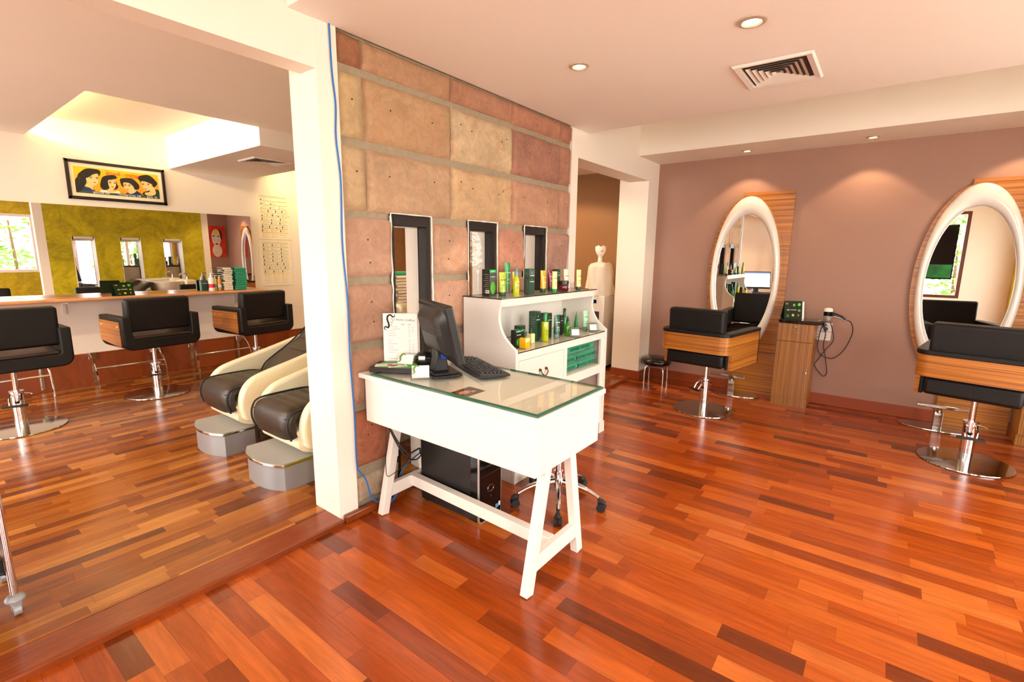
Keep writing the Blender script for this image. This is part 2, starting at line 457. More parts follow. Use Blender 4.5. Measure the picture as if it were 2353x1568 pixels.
# drilled holes (dark plugs)
for x,z in [(1.56,2.2),(1.80,2.20),(2.10,2.20),(2.34,2.24),(2.44,2.22),(2.80,2.235),(2.75,2.21),(3.0,2.22),(3.35,2.235),(3.6,2.2),(1.57,1.86),(1.78,1.86),(2.11,1.87),(2.34,1.90),(2.45,1.87),(2.77,1.885),(2.72,1.86),(3.02,1.87),(3.33,1.86),(3.6,1.87),
            (1.62,1.52),(1.63,1.40),(2.23,1.53),(2.22,1.42),(2.9,1.54),(2.91,1.40),(3.55,1.53),(3.54,1.41),(1.63,1.19),(1.64,1.08),(2.22,1.19),(2.23,1.07),(1.56,.78),(1.68,.8),(1.57,.45),(1.6,.5)]:
    ys_=YS-.004
    for q0,q1,r0,r1,fq in surf:
        if q0<x<q1 and r0<z<r1: ys_=fq((x-q0)/(q1-q0),(z-r0)/(r1-r0))[1]
    b=len(mb.v); mb.cyl((x,ys_-.0012,z),(x,YS+.015,z),.005,n=8,m=4); tintv+=[lin((60,36,22))]*(len(mb.v)-b)
# build without merging so that the tint per vertex stays in step
o=mb.build('wall_stone',[MORTAR,GREENW,WHITE,STONE,mat('drill_hole',(70,44,28),.9)],smooth=50,recalc=False)
bm=bmesh.new(); bm.from_mesh(o.data); bmesh.ops.recalc_face_normals(bm,faces=bm.faces); bm.to_mesh(o.data); bm.free()
ca=o.data.color_attributes.new('tint','FLOAT_COLOR','POINT')
for i,t in enumerate(tintv): ca.data[i].color=t if t else (.5,.4,.3,1)
structure(o)
# rough plaster bead round the slots + dark frames + panes
for wi,(x0,x1) in enumerate(slots):
    t=bpy.data.objects.new(f'window_{wi+1}',None); C.objects.link(t); structure(t); t.location=((x0+x1)/2,YS,0)
    off=t.location
    fm=MB(); w=.026
    fm.box(x0,x0+w,YS+.012,YS+.095,0.031,ZS); fm.box(x1-w,x1,YS+.012,YS+.095,0.031,ZS); fm.box(x0+w,x1-w,YS+.012,YS+.095,ZS-.06,ZS)
    fm.box(x0+w,x1-w,YS+.03,YS+.095,0.0,.03)
    fm.build('window_frame',DARKBROWN,t,off=off,bevel=(.003,2),smooth=0)
    rv=MB(); w2=.0285
    rv.prism([(x0,YS+.0955),(x0+w2,YS+.0955),(x0+.006,YB+.004),(x0,YB+.004)],'z',.031,ZS); rv.prism([(x1,YS+.0955),(x1-w2,YS+.0955),(x1-.006,YB+.004),(x1,YB+.004)],'z',.031,ZS); rv.prism([(YS+.0955,ZS),(YS+.0955,ZS-.066),(YB+.004,ZS-.03),(YB+.004,ZS)],'x',x0+w2,x1-w2)
    rv.build('white_reveal',WHITE,t,off=off,smooth=0)
    p=MB(); p.box(x0+w,x1-w,YS+.066,YS+.070,.03,ZS-.06); p.build('pane',PANE,t,off=off,smooth=0)
    bd=MB()
    pts=[(x0-.002,YS+.004,.25+i*.05) for i in range(29)]+[(x0+(x1-x0)*i/8,YS+.004,ZS+.004) for i in range(9)]+[(x1+.006,YS+.006,ZS-.0-i*.05) for i in range(32)]
    bd.tube([(x+random.uniform(-.003,.003),y,z) for x,y,z in pts],[random.uniform(.003,.0065) for _ in pts],6)
    bd.build('plaster_bead',WHITE,t,off=off,smooth=60)
# pillar and beam
sbox('wall_pillar',CREAM,1.372,1.4845,2.203,YB,0.,CH)
sbox('wall_beam',CREAM,XL,1.372,2.206,2.336,2.29,CH)
sbox('baseboard_stone',TEAK,1.386,1.80,2.168,2.2,0.,.045,bevel=(.008,2))
# door wall (opening 3.80-5.36)
mb=MB(); mb.box(3.69,3.80,YS,YB,0,2.272); mb.box(3.69,5.65,YS,YB,2.272,CH); mb.box(5.36,5.65,YS,2.555,0,2.272); mb.box(5.36,5.65,YB,2.555,2.272,CH)
structure(mb.build('wall_door',CREAM,smooth=0))
sbox('baseboard_door',BASEB,5.345,5.634,2.190,2.2095,0,.112,bevel=(.006,2))
sbox('baseboard_passage',BASEB,5.341,5.3605,2.2095,2.56,0,.112,bevel=(.006,2))
sbox('wall_right',MAUVE,XR,XR+.12,YF,YS,0,CH)
sbox('baseboard_right',BASEB,XR-.018,XR+.001,YF,2.19,0,.112,bevel=(.006,2))
# ceilings
sbox('ceiling',CEIL,1.25,3.96,YF,YS-.0045,2.500,2.54)
sbox('ceiling_upper',CREAM,XL-.1,6.2,YF-.1,YB,CH,CH+.1)
sbox('ceiling_soffit',CREAM,5.06,XR,YF,YS,2.486,CH)
sbox('ceiling_side_room_west',CEIL,XL,1.05,2.336,YM,2.521,2.56)
mb=MB(); mb.box(1.05,6.,YB,4.495,2.521,2.56); mb.box(1.05,1.37,2.336,YB,2.521,2.56); structure(mb.build('ceiling_side_room_east',CEIL,smooth=0))
sbox('ceiling_recess',CEIL,.55,6.,4.30,YM,2.722,2.78)
sbox('ceiling_box',CEIL,2.22,3.10,4.495,YM,2.370,2.722)
mb=MB(); mb.box(.5,.55,4.3,YM,2.56,2.78); mb.box(.5,6.,4.25,4.30,2.56,2.78); structure(mb.build('wall_recess',CEIL,smooth=0))
# side-room walls
sbox('wall_mirror',CREAM,XL,4.0,YM,YM+.1,0,2.78)
sbox('wall_wash',BROWNW,4.0,6.1,YM,YM+.1,0,2.78)
sbox('wall_back',BROWNW,6.0,6.1,2.555,YM,0,2.78)
sbox('wall_passage_top',CREAM,5.65,6.1,2.3,2.556,0,CH)
# wooden wainscot panel under the counter
mb=MB(); mb.box(XL,4.0,YM-.018,YM,.03,.355); mb.box(XL,4.0,YM-.024,YM,.355,.369,1)
structure(mb.build('trim_3',[PANELW,TEAK],smooth=0))
# outer walls with windows (entrance wall x=XL, front wall y=YF)
def wall_holes(name,axis,pos,th,a0,a1,z1,holes,mats,split=None):
    mb=MB()
    cuts=sorted(set([a0,a1]+[h[0] for h in holes]+[h[1] for h in holes]+([split] if split else [])))
    for c0,c1 in zip(cuts,cuts[1:]):
        hs=[h for h in holes if h[0]<=c0 and h[1]>=c1]
        m=1 if (split is not None and c0>=split) else 0
        segs=[(0,z1)] if not hs else [(0,hs[0][2]),(hs[0][3],z1)]
        for q0,q1 in segs:
            if q1-q0<1e-3: continue
            if axis=='x': mb.box(pos,pos+th,c0,c1,q0,q1,m)
            else: mb.box(c0,c1,pos,pos+th,q0,q1,m)
    return structure(mb.build(name,mats,smooth=0))
MAHOG=mat('mahogany',(92,38,18),.35)
WHITEF=mat('white_frame',(236,234,228),.4)
def window(n,axis,pos,a0,a1,z0,z1,m,mull=()):
    t=bpy.data.objects.new(f'window_{n}',None); C.objects.link(t); structure(t)
    c=((pos,(a0+a1)/2,z0) if axis=='x' else ((a0+a1)/2,pos,z0)); t.location=c
    mb=MB(); w=.06
    def bx(p0,p1,q0,q1,d=.05):
        if axis=='x': mb.box(pos-d,pos+d,p0,p1,q0,q1)
        else: mb.box(p0,p1,pos-d,pos+d,q0,q1)
    bx(a0,a0+w,z0,z1);bx(a1-w,a1,z0,z1);bx(a0+w,a1-w,z0,z0+w);bx(a0+w,a1-w,z1-w,z1)
    for k in mull: bx(k-w/2,k+w/2,z0+w,z1-w,.04)
    mb.build('window_frame',m,t,off=c,bevel=(.004,2),smooth=0)
    p=MB()
    if axis=='x': p.box(pos-.003,pos+.003,a0+w,a1-w,z0+w,z1-w)
    else: p.box(a0+w,a1-w,pos-.003,pos+.003,z0+w,z1-w)
    p.build('pane',PANE,t,off=c,smooth=0)
    return t
WX=[(-1.22,1.75,.66,2.42),(3.45,6.4,.35,2.4)]
wall_holes('wall_entrance','x',XL-.12,.12,YF,YM,CH,WX,[CREAM])
window(4,'x',XL-.06,*WX[0],MAHOG,(.3,)); window(5,'x',XL-.06,*WX[1],WHITEF,(4.9,))
WY=[(-1.7,-.1,.03,2.38),(.55,1.75,.95,2.2),(2.35,4.3,.12,2.35)]
wall_holes('wall_front','y',YF-.12,.12,XL-.12,XR+.12,CH,WY,[GREENW,MAUVE],4.35)
window(6,'y',YF-.06,*WY[0],WHITEF); window(7,'y',YF-.06,*WY[1],WHITEF); window(8,'y',YF-.06,*WY[2],WHITEF,(3.35,))
# ground outside
sbox('ground_outside',mat('paving',(226,220,210),.9,nv=(3,.1)),-14,12,-14,YF-.12,-.2,-.08)
sbox('ground_outside_west',MATS['paving'],-14,XL-.12,YF-.12,12,-.2,-.08)
# bushes outside the windows
LEAF=mat('leaf',(96,140,46),.5,nv=(4,.3)); 
def bush(name,label,x,y,z0,h,r,n,seed):
    rnd=random.Random(seed); mb=MB()
    t=thing(name,label,'bush',(x,y,-.08),group=None)
    for i in range(n):
        th=rnd.uniform(0,2*PI); zz=rnd.uniform(z0,h); rr=r*math.sqrt(rnd.random())*(1-.5*abs(2*(zz-z0)/(h-z0)-1))
        p=Vector((rr*math.cos(th),rr*math.sin(th),zz)); d=Vector((rnd.uniform(-1,1),rnd.uniform(-1,1),rnd.uniform(-.6,.4))).normalized()
        s=d.orthogonal().normalized(); L=rnd.uniform(.12,.26); w=L*.22
        mb.add([p,p+d*L*.5+s*w,p+d*L,p+d*L*.5-s*w],[(0,1,2,3)])
    mb.build('foliage',LEAF,t,smooth=0,recalc=False)
    s=MB(); s.tube([(0,0,0),(.03,.02,h*.3),(0,.05,h*.7)],[.05,.04,.02],8); s.build('stem',mat('bark_'+name,(92,70,48),.9),t)
bush('garden_bush','leafy green bush outside the window beside the entrance glazing',-4.4,-1.3,.2,2.5,.8,420,1)
bush('garden_shrub','loose green shrub outside the large entrance glazing',-5.2,1.9,.2,2.0,.7,300,2)
bush('garden_tree','tall leafy tree outside the square window in the olive wall',1.5,-4.4,.8,3.2,1.1,520,3)
bush('garden_hedge','bushy green hedge outside the wide front window',3.9,-4.6,.2,2.0,.9,420,4)
# ================================================================= lights
w=bpy.data.worlds.new('sky'); SC.world=w; w.use_nodes=True
bg=w.node_tree.nodes['Background']; bg.inputs[0].default_value=(1.0,.965,.92,1); bg.inputs[1].default_value=WORLD
def area(name,loc,rot,sx,sy,power,col=(1,1,1),portal=False):
    l=bpy.data.lights.new(name,'AREA'); l.shape='RECTANGLE'; l.size=sx; l.size_y=sy; l.energy=power; l.color=col
    o=bpy.data.objects.new(name,l); C.objects.link(o); o.location=loc; o.rotation_euler=rot
    if portal: l.cycles.is_portal=True
    return o
for i,(a,b,c,d) in enumerate(WX): area('sky_portal_%d'%i,(XL-.13,(a+b)/2,(c+d)/2),(0,-PI/2,0),d-c,b-a,1,portal=True)
for i,(a,b,c,d) in enumerate(WY): area('sky_portal_y%d'%i,((a+b)/2,YF-.13,(c+d)/2),(PI/2,0,0),b-a,d-c,1,portal=True)
def spot(name,loc,tgt,power,ang=75,blend=.22,col=(1.,.72,.42),r=.03):
    l=bpy.data.lights.new(name,'SPOT'); l.energy=power; l.spot_size=math.radians(ang); l.spot_blend=blend; l.color=col; l.shadow_soft_size=r
    o=bpy.data.objects.new(name,l); C.objects.link(o); o.location=loc
    d=Vector(tgt)-Vector(loc); o.rotation_euler=d.to_track_quat('-Z','Y').to_euler()
    return o
# recessed downlights: thing > ring, lamp
def downlight(x,y,z,r,label,group,power,ang=80,tilt=(0,0)):
    t=thing('downlight',label,'ceiling light',(x,y,z),group=group)
    mb=MB(); mb.lathe([(r*.60,-.0008),(r*.64,-.005),(r*.72,-.010),(r*.90,-.009),(r,-.005),(r*1.0,.0003)],32)
    mb.build('trim_ring',mat('nickel_ring_%.2f_%.2f'%(x,y),(206,188,168),.3,.55),t,smooth=50)
    mb=MB(); mb.lathe([(0.,-.006),(r*.4,-.0055),(r*.60,-.003),(r*.61,-.0006),(0,-.0006)],24); mb.build('lamp',GLOW,t)
    spot('downlight_beam',(x,y,z-.02),(x+tilt[0],y+tilt[1],z-1.2),power,ang)
gs='downlights in the ceiling'
downlight(2.562,.615,2.4995,.062,'larger recessed spotlight in pale ceiling beyond the air vent',gs,22)
downlight(2.570,1.508,2.4995,.055,'recessed spotlight in pale ceiling nearest the stone wall',gs,22)
downlight(5.40,1.234,2.4855,.05,'recessed spotlight in soffit over the mirror beside the doorway',gs,17,100)
downlight(5.40,.232,2.4855,.05,'recessed spotlight in soffit above the small wooden cabinet',gs,17,100)
downlight(5.40,-.77,2.4855,.05,'recessed spotlight in soffit over the mirror at far right',gs,17,100)
# warm cove lamps inside the ceiling recess
area('cove_lamp',(.72,5.5,2.66),(0,math.radians(-75),0),.10,1.9,42,(1.,.77,.40))
area('cove_lamp_east',(3.35,5.6,2.66),(0,math.radians(-60),0),.1,1.6,30,(1.,.76,.38))
# unseen side-room ceiling lamps, added as fill to brighten that room
gq='added fill lights in the side room ceiling'
downlight(4.9,3.6,2.5205,.06,'added unseen fill light in the side room ceiling over the wash bowls',gq,90,150)
downlight(-.9,4.6,2.5205,.06,'added unseen fill light in the side room ceiling left of the ceiling recess',gq,170,150)
# ================================================================= reception desk
DZ=.815
t=thing('reception_desk','white painted trestle desk with glass top standing against the stone wall','desk',(1.80,1.62,0)); O=t.location.copy()
mb=MB(); mb.box(1.512,2.095,1.02,2.196,DZ-.024,DZ); mb.build('tabletop',WHITE,t,bevel=(.003,2),smooth=0,off=O)
mb=MB(); mb.box(1.535,2.080,1.045,2.17,.548,DZ-.024); mb.build('apron',WHITE,t,bevel=(.003,2),smooth=0,off=O)
mb=MB(); ga=[(1.522,1.030),(2.086,1.030),(2.086,2.10),(1.522,2.10)]; gb=[(1.531,1.039),(2.077,1.039),(2.077,2.091),(1.531,2.091)]
mb.add([(x,y,DZ+.0003) for x,y in ga]+[(x,y,DZ+.007) for x,y in ga]+[(x,y,DZ+.0125) for x,y in gb],[(3,2,1,0),(8,9,10,11)])
mb.add([mb.v[i] for i in range(12)],[(i,(i+1)%4,4+(i+1)%4,4+i) for i in range(4)]+[(4+i,4+(i+1)%4,8+(i+1)%4,8+i) for i in range(4)],1)
mb.build('glass_top',[PANEG,GEDGE],t,smooth=0,off=O,label='clear glass sheet with green edges')
for y in (1.078,2.105):
    for xb,xt in ((1.535,1.66),(1.962,1.862)):
        mb=MB(); mb.bar((xb,y,0.0),(xt,y,.548),.05,.04,up=(0,1,0)); 
        # trim the foot flat on the floor
        mb.v=[(x,yy,max(z,0.)) for x,yy,z in mb.v]
        mb.build('leg',WHITE,t,bevel=(.002,2),smooth=0,off=O)
    mb=MB(); mb.box(1.568,1.932,y-.016,y+.016,.093,.166); mb.build('stretcher',WHITE,t,bevel=(.002,2),smooth=0,off=O)
mb=MB(); mb.box(1.728,1.772,1.094,2.089,.106,.168); mb.build('long_stretcher',WHITE,t,bevel=(.002,2),smooth=0,off=O)
for ch_ in t.children:      # the desk stands very slightly askew
    for v_ in ch_.data.vertices: v_.co.x+=(.046 if ch_.name.split('.')[0] in ('leg','stretcher','long_stretcher') else .006)*((v_.co.y+O.y)-1.03)/1.1
GZ=DZ+.0127
# --- monitor
n=Vector((.90,-.43,0)).normalized(); v=Vector((-n.y,n.x,0)); zz=Vector((0,0,1))
t=thing('computer_monitor','black flat computer monitor on the desk seen from behind','monitor',(1.765,1.815,GZ))
R=Matrix((n,v,zz)).transposed()   # local x=facing, y=width, z=up
Rm=R.to_4x4()
def mk(mb): return mb.xf(Rm)
mb=MB(); mb.prism(rrect(.17,.22,.025),'z',0,.012); mb.prism(rrect(.14,.19,.02),'z',.012,.022); mk(mb).build('base',BLACKP,t,bevel=(.003,2))
mb=MB(); mb.prism([(-.055,.02),(.03,.02),(.01,.14),(.0,.20),(-.045,.20),(-.035,.1)],'y',-.04,.04); mk(mb).build('stand',BLACKP,t,bevel=(.006,2))
tilt=math.radians(13)
T=Matrix.Translation((.035,0,.085))@Matrix.Rotation(-tilt,4,'Y')
mb=MB(); mb.box(-.022,.018,-.225,.225,.0,.30); mb.xf(T); mk(mb); body=mb.build('screen_housing',BLACKP,t,bevel=(.008,3),smooth=0)
mb=MB(); mb.grid(lambda a,b:(-.022-.045*(min(1,4*a*(1-a)*1.8))**.8*(min(1,4*b*(1-b)*1.6))**.8,-.205+.41*a,.02+.26*b),14,10)
mb.add([(-.02,-.205,.02),(-.02,.205,.02),(-.02,.205,.28),(-.02,-.205,.28)],[(0,1,2,3)])
mb.xf(T); mk(mb).build('back_shell',BLACKP,body,smooth=60)
def shell_x(a,b): return -.022-.045*(min(1,4*a*(1-a)*1.8))**.8*(min(1,4*b*(1-b)*1.6))**.8
mb=MB()
for i in range(15):
    b=.52+i*.027; mb.tube([(shell_x(a/24,b)-.0006,-.205+.41*a/24,.02+.26*b) for a in range(2,23)],.0016,5)
mb.xf(T); mk(mb).build('vent_slats',mat('dark_grey_plastic',(60,56,52),.5),body,smooth=0)
mb=MB(); mb.box(.0182,.0192,-.21,.21,.028,.285); mb.xf(T); mk(mb)
mb.build('display',mat('lit_screen',(240,246,255),.3,emit=((232,242,255),2.2)),t,smooth=0,label='lit white screen')
mb=MB(); mb.box(.0193,.0197,-.21,.21,.262,.285); mb.box(.0193,.0197,.05,.12,.15,.156); mb.box(.0193,.0197,-.2,-.12,.2,.203); mb.xf(T); mk(mb).build('screen_bar',mat('screen_blue',(120,140,190),.3,emit=((120,140,190),.8)),t,smooth=0)
mb=MB(); mb.box(-.05,-.03,-.09,-.06,.02,.05); mb.xf(T); mk(mb).build('plug',mat('vga_blue',(30,60,170),.5),t,smooth=0,label='blue video plug')
# --- keyboard
kv=Vector((.44,.90,0)).normalized(); kn=Vector((kv.y,-kv.x,0))
t=thing('keyboard','black computer keyboard lying on the glass desk top','keyboard',(1.872,1.530,GZ))
Rk=Matrix((kn,kv,zz)).transposed().to_4x4()
T=Matrix.Translation((0,0,.004))@Matrix.Rotation(math.radians(-0),4,'X')
def ky(x): return .030-.016*(x+.085)/.17   # slab slopes towards the typist (+x)
mb=MB(); mb.add([(-.085,0,.0),(.085,0,.0),(.085,.46,.0),(-.085,.46,.0),(-.085,0,.030),(.085,0,.014),(.085,.46,.014),(-.085,.46,.030)],[(0,1,2,3),(4,5,6,7),(0,1,5,4),(1,2,6,5),(2,3,7,6),(3,0,4,7)])
mb.xf(Rk).build('keyboard_body',BLACKP,t,bevel=(.005,3),smooth=0)
mb=MB(); mb.add([(-.0075,-.0075,-.004),(.0075,-.0075,-.004),(.0075,.0075,-.004),(-.0075,.0075,-.004),(-.006,-.006,.005),(.006,-.006,.005),(.006,.006,.005),(-.006,.006,.005)],[(0,1,2,3),(4,5,6,7),(0,1,5,4),(1,2,6,5),(2,3,7,6),(3,0,4,7)])
mb.xf(Matrix(((kn.x,kv.x,0,0),(kn.y,kv.y,0,0),(0,0,1,0),(0,0,0,1))))
key0=mb.build('key',mat('key_black',(34,30,28),.45),t,smooth=0)
kp=[]
for r in range(6):
    for c in range(16):
        if c==12: continue
        kp.append((-.066+r*.0215+(.004 if r else 0),.022+c*.0277))
for i,(x,y) in enumerate(kp):
    k=key0 if i==0 else key0.copy()
    if i: C.objects.link(k); k.parent=t
    p=Rk.to_3x3()@Vector((x,y,ky(x)+.002)); k.location=p; k.scale=(1,1.55,1) if False else (1.1,1.1,1)
# --- photo card under/on the glass
t=thing('photo_card','small brown photo print of hands lying under the desk glass','photo',(1.62,1.50,DZ))
mb=MB(); mb.add([(-.078,.05,.0002),(-.078,-.058,.0002),(.072,-.057,.0002),(.079,.053,.0002)],[(0,1,2,3)]); mb.build('print',mat('photo_brown',(86,44,30),.4,nv=(30,.3)),t,smooth=0)
mb=MB(); mb.lathe([(0,.0),(.02,0)],14,(-.01,0,.00026),sx=1.9,sy=1.1); mb.lathe([(0,.0),(.012,0)],12,(.025,-.015,.00026),sx=1.6); mb.build('hands',mat('skin_tone',(206,150,112),.5,nv=(60,.2)),t,smooth=0)
# --- menu board
t=thing('price_board','white price list with a long-haired face logo in an acrylic stand','sign',(1.748,2.116,GZ))
a=Vector((1.699-1.748,2.20-2.128,0)); b=Vector((1.81-1.748,2.055-2.128,0)); rv=(b-a).normalized(); nv_=Vector((rv.y,-rv.x,0)); nv_ = nv_ if nv_.y<0 or nv_.x<0 else -nv_
RB=Matrix((rv,-nv_,zz)).transposed().to_4x4()   # local x right, y away from the viewer, z up
def brd(mb): return mb.xf(RB)
Wd=.098
mb=MB(); mb.box(-Wd,Wd,-.0015,.0015,.0,.300); mb.box(-Wd,Wd,-.002,.04,.0,.003); brd(mb).build('acrylic_stand',CLEARP,t,smooth=0)
r3=RB.to_3x3()
def P3(x,z,y=-.0034): return r3@Vector((x,y,z))
text("L'Atelier Coiffure",.0165,mat('grey_ink',(112,108,104),.7),P3(-.036,.262),r3@Vector((1,0,-.04)),(0,0,1),t,'heading',align='LEFT',shear=.35)
mb=MB()
hair=catmull([(-.078,.200),(-.088,.212),(-.080,.222),(-.066,.216),(-.062,.235),(-.070,.262),(-.066,.282),(-.050,.287),(-.040,.276),(-.030,.280),(-.028,.288)],5)
wd=[.0015+.0035*math.sin(PI*i/(len(hair)-1))**.8 for i in range(len(hair))]
mb.tube([P3(p.x,p.y) for p in hair],wd,6)
mb.tube([P3(x,z) for x,z in [(-.045,.272),(-.042,.262),(-.038,.254),(-.043,.250),(-.042,.244),(-.046,.240),(-.046,.232),(-.056,.226),(-.062,.218)]],.0009,5)
mb.tube([P3(x,z) for x,z in [(-.052,.262),(-.046,.264)]],.0009,5); mb.tube([P3(x,z) for x,z in [(-.053,.246),(-.047,.247)]],.0012,5)
mb.build('face_logo',INK,t)
gi=MATS['grey_ink']
text('Lady',.010,gi,P3(.015,.235),r3@Vector((1,0,0)),(0,0,1),t,'column_title'); text('Time',.009,gi,P3(.050,.233),r3@Vector((1,0,0)),(0,0,1),t,'column_title')
mb=MB(); mb.box(-Wd+.003,Wd-.003,-.0028,-.0017,.006,.296)
rnd=random.Random(3)
for i,z in enumerate([.220,.208,.197,.184,.171,.147,.135,.124,.112,.1,.089,.076,.04,.028]):
    L=rnd.uniform(.025,.06); x0=-.07+(.025 if i<2 else 0)
    mb.box(x0,x0+L,-.0032,-.0028,z,z+.0018,1)
    mb.box(.046,.054,-.0032,-.0028,z-.003,z-.0010,1)
    if i not in (3,4,5,6): mb.box(.066,.074,-.0032,-.0028,z-.004,z-.002,1)
brd(mb).build('price_sheet',[PAPER,mat('pale_ink',(150,146,140),.7)],t,smooth=0)
# --- card tray and papers
trx=(1.672,2.060)
t=thing('card_tray','flat dark wooden tray at the back corner of the desk','tray',(*trx,GZ))
ta=math.radians(-58)
def TR(mb): return mb.xf(Matrix.Rotation(ta,4,'Z'))
mb=MB(); mb.box(-.125,.125,-.083,.083,0,.026); TR(mb).build('tray_body',mat('dark_wenge',(34,22,16),.35),t,bevel=(.002,2),smooth=0)
top=GZ+.0262
def flat(name,label,cat,x,y,z,w,d,ang,m,grp=None,h=.0012):
    q=thing(name,label,cat,(x,y,z),ang,grp); mb=MB(); mb.box(-w/2,w/2,-d/2,d/2,0,h); mb.build('sheet',m,q,smooth=0); return q
GREENP=mat('green_paper',(92,178,70),.7)
flat('paper_sheet','bright green sheet of paper lying in the dark tray','paper',trx[0]-.002,trx[1]-.002,top,.20,.125,ta,GREENP)
q=flat('leaflet','white leaflet with a red seal lying on the green sheet','leaflet',trx[0]-.045,trx[1]+.035,top+.0015,.115,.06,ta+.25,PAPER)
mb=MB(); mb.lathe([(0,0),(.016,0)],16,(.02,.005,.0014)); mb.build('red_seal',mat('coral_red',(214,104,78),.6),q,smooth=0)
q=flat('leaflet','white leaflet printed with pink flowers at the front of the tray','leaflet',trx[0]-.022,trx[1]-.03,top+.0015,.10,.055,ta+.5,PAPER)
mb=MB(); 
for dx,dy,r in((-.03,-.01,.010),(.03,.012,.012),(.0,.005,.007),(.035,-.012,.006)): mb.lathe([(0,0),(r,0)],12,(dx,dy,.0014))
mb.build('flower_print',mat('rose_print',(206,140,130),.6),q,smooth=0)
def biz(parent,base,tilt,ang,label=None):
    pass
t=thing('business_card','white business card with green curl propped upright over the dark tray','card',(trx[0]+.035,trx[1]-.022,top+.0015),ta-.15)
mb=MB(); mb.box(-.045,.045,-.0008,.0008,0,.055); mb.xf(Matrix.Rotation(math.radians(-28),4,'X')); mb.build('card',PAPER,t,smooth=0)
mb=MB(); mb.tube(catmull([(-.045,-.0018,.008),(-.030,-.0018,.018),(-.033,-.0018,.040),(-.018,-.0018,.056),(-.004,-.0018,.050)],5),[.002+.004*math.sin(PI*i/20) for i in range(21)],6); mb.xf(Matrix.Rotation(math.radians(-28),4,'X')); mb.build('green_curl',mat('leaf_print',(112,142,70),.6),t)
hx,hy=1.614,1.808
t=thing('card_holder','clear acrylic business card holder on the desk in front of the monitor','holder',(hx,hy,GZ),math.radians(-42))
mb=MB(); mb.box(-.05,.05,-.02,.02,0,.004); mb.box(-.05,.05,.016,.019,.004,.062); mb.box(-.05,.05,-.02,-.017,.004,.022); mb.box(-.05,-.047,-.017,.016,.004,.03); mb.box(.047,.05,-.017,.016,.004,.03); mb.build('holder_body',CLEARP,t,smooth=0)
t=thing('business_card','white business card with green curl standing in the clear holder','card',(hx,hy,GZ+.0045),math.radians(-42))
mb=MB(); mb.box(-.043,.043,-.0035,.0035,0,.062); mb.xf(Matrix.Translation((0,.006,0))@Matrix.Rotation(math.radians(-9),4,'X')); mb.build('card',PAPER,t,smooth=0)
mb=MB(); mb.tube(catmull([(-.040,-.0045,.020),(-.030,-.0045,.030),(-.034,-.0045,.046),(-.02,-.0045,.062),(-.006,-.0045,.056)],5),[.002+.004*math.sin(PI*i/20) for i in range(21)],6); mb.xf(Matrix.Translation((0,.006,0))@Matrix.Rotation(math.radians(-9),4,'X')); mb.build('green_curl',MATS['leaf_print'],t)
# dark pouch, glass ball, cable by the monitor
t=thing('desk_pouch','dark rounded pouch between the price list and the monitor stand','pouch',(1.805,1.990,GZ))
mb=MB(); mb.sphere((0,0,.045),.05,18,10,sc=(1.0,1.1,.95)); mb.v=[(x,y,max(z,0)) for x,y,z in mb.v]; mb.build('pouch_body',BLACKP,t,smooth=80)
t=thing('glass_ball','small clear glass ball with blue liquid behind the monitor stand','ornament',(1.885,1.992,GZ))
mb=MB(); mb.cyl((0,0,0),(0,0,.03),.022,.018,16); mb.build('stand',BLACKP,t)
mb=MB(); mb.sphere((0,0,.062),.034,20,12); mb.build('globe',CLEARP,t,smooth=80)
mb=MB(); mb.lathe([(0,-.03),(.018,-.026),(.028,-.014),(.031,-.006),(0,-.006)],20,(0,0,.062)); mb.build('blue_liquid',mat('blue_liquid',(40,160,200),.1),t,smooth=60)
t=thing('video_cable','black video cable with white label looping behind the monitor','cable',(1.80,1.88,GZ))
mb=MB(); mb.tube([(-.06,.07,.066),(-.03,.04,.064),(.0,.02,.062),(.03,.0,.058),(.06,-.01,.07),(.065,-.03,.10)],.0045,8,smooth=5); mb.build('cord',BLACKP,t)
mb=MB(); mb.cyl((-.075,.085,.068),(-.015,.03,.063),.011,n=12); mb.build('connector',BLACKP,t); mb=MB(); mb.cyl((-.066,.076,.0675),(-.04,.053,.0655),.0118,n=12); mb.build('white_label',PAPER,t)
# --- PC tower
t=thing('computer_tower','black desktop computer with silver rim on the floor under the desk','computer',(1.918,1.83,0)); O=Vector((1.926,1.83,0))
mb=MB(); mb.box(1.856,1.996,1.655,2.06,.012,.40); mb.build('case',mat('case_black',(30,27,26),.38),t,bevel=(.004,2),smooth=0,off=O)
mb=MB(); mb.prism(rrect(.146,.412,.018,cx=1.926,cy=.206),'y',1.602,1.612); fr=mb.build('front_rim',mat('silver_rim',(196,190,182),.3,.7),t,smooth=40,off=O,label='silver rim round the front')
mb=MB(); mb.prism(rrect(.148,.41,.018,cx=1.926,cy=.206),'y',1.612,1.66); mb.build('front_bezel',BLACKG,t,smooth=40,off=O)
mb=MB(); mb.prism(rrect(.136,.396,.014,cx=1.926,cy=.208),'y',1.5995,1.604); mb.build('front_panel',BLACKG,t,smooth=40,off=O)
mb=MB()
for z in (.27,.32,.365): mb.box(1.862,1.990,1.5985,1.6,z,z+.0015)
mb.build('panel_seam',mat('seam_grey',(60,56,54),.4),t,smooth=0,off=O)
mb=MB(); mb.tube([(1.926+.019*math.cos(2*PI*i/24),1.599,.185+.019*math.sin(2*PI*i/24)) for i in range(24)],.0018,6,closed=True); mb.build('power_button_ring',STEEL,t,off=O)
mb=MB(); mb.cyl((1.926,1.6,.14),(1.926,1.597,.14),.006,n=12); mb.build('audio_jack',STEEL,t,off=O)
mb=MB(); mb.box(1.958,1.976,1.5982,1.5995,.045,.068); mb.build('sticker',mat('sticker_blue',(80,150,215),.4),t,smooth=0,off=O,label='small blue sticker')
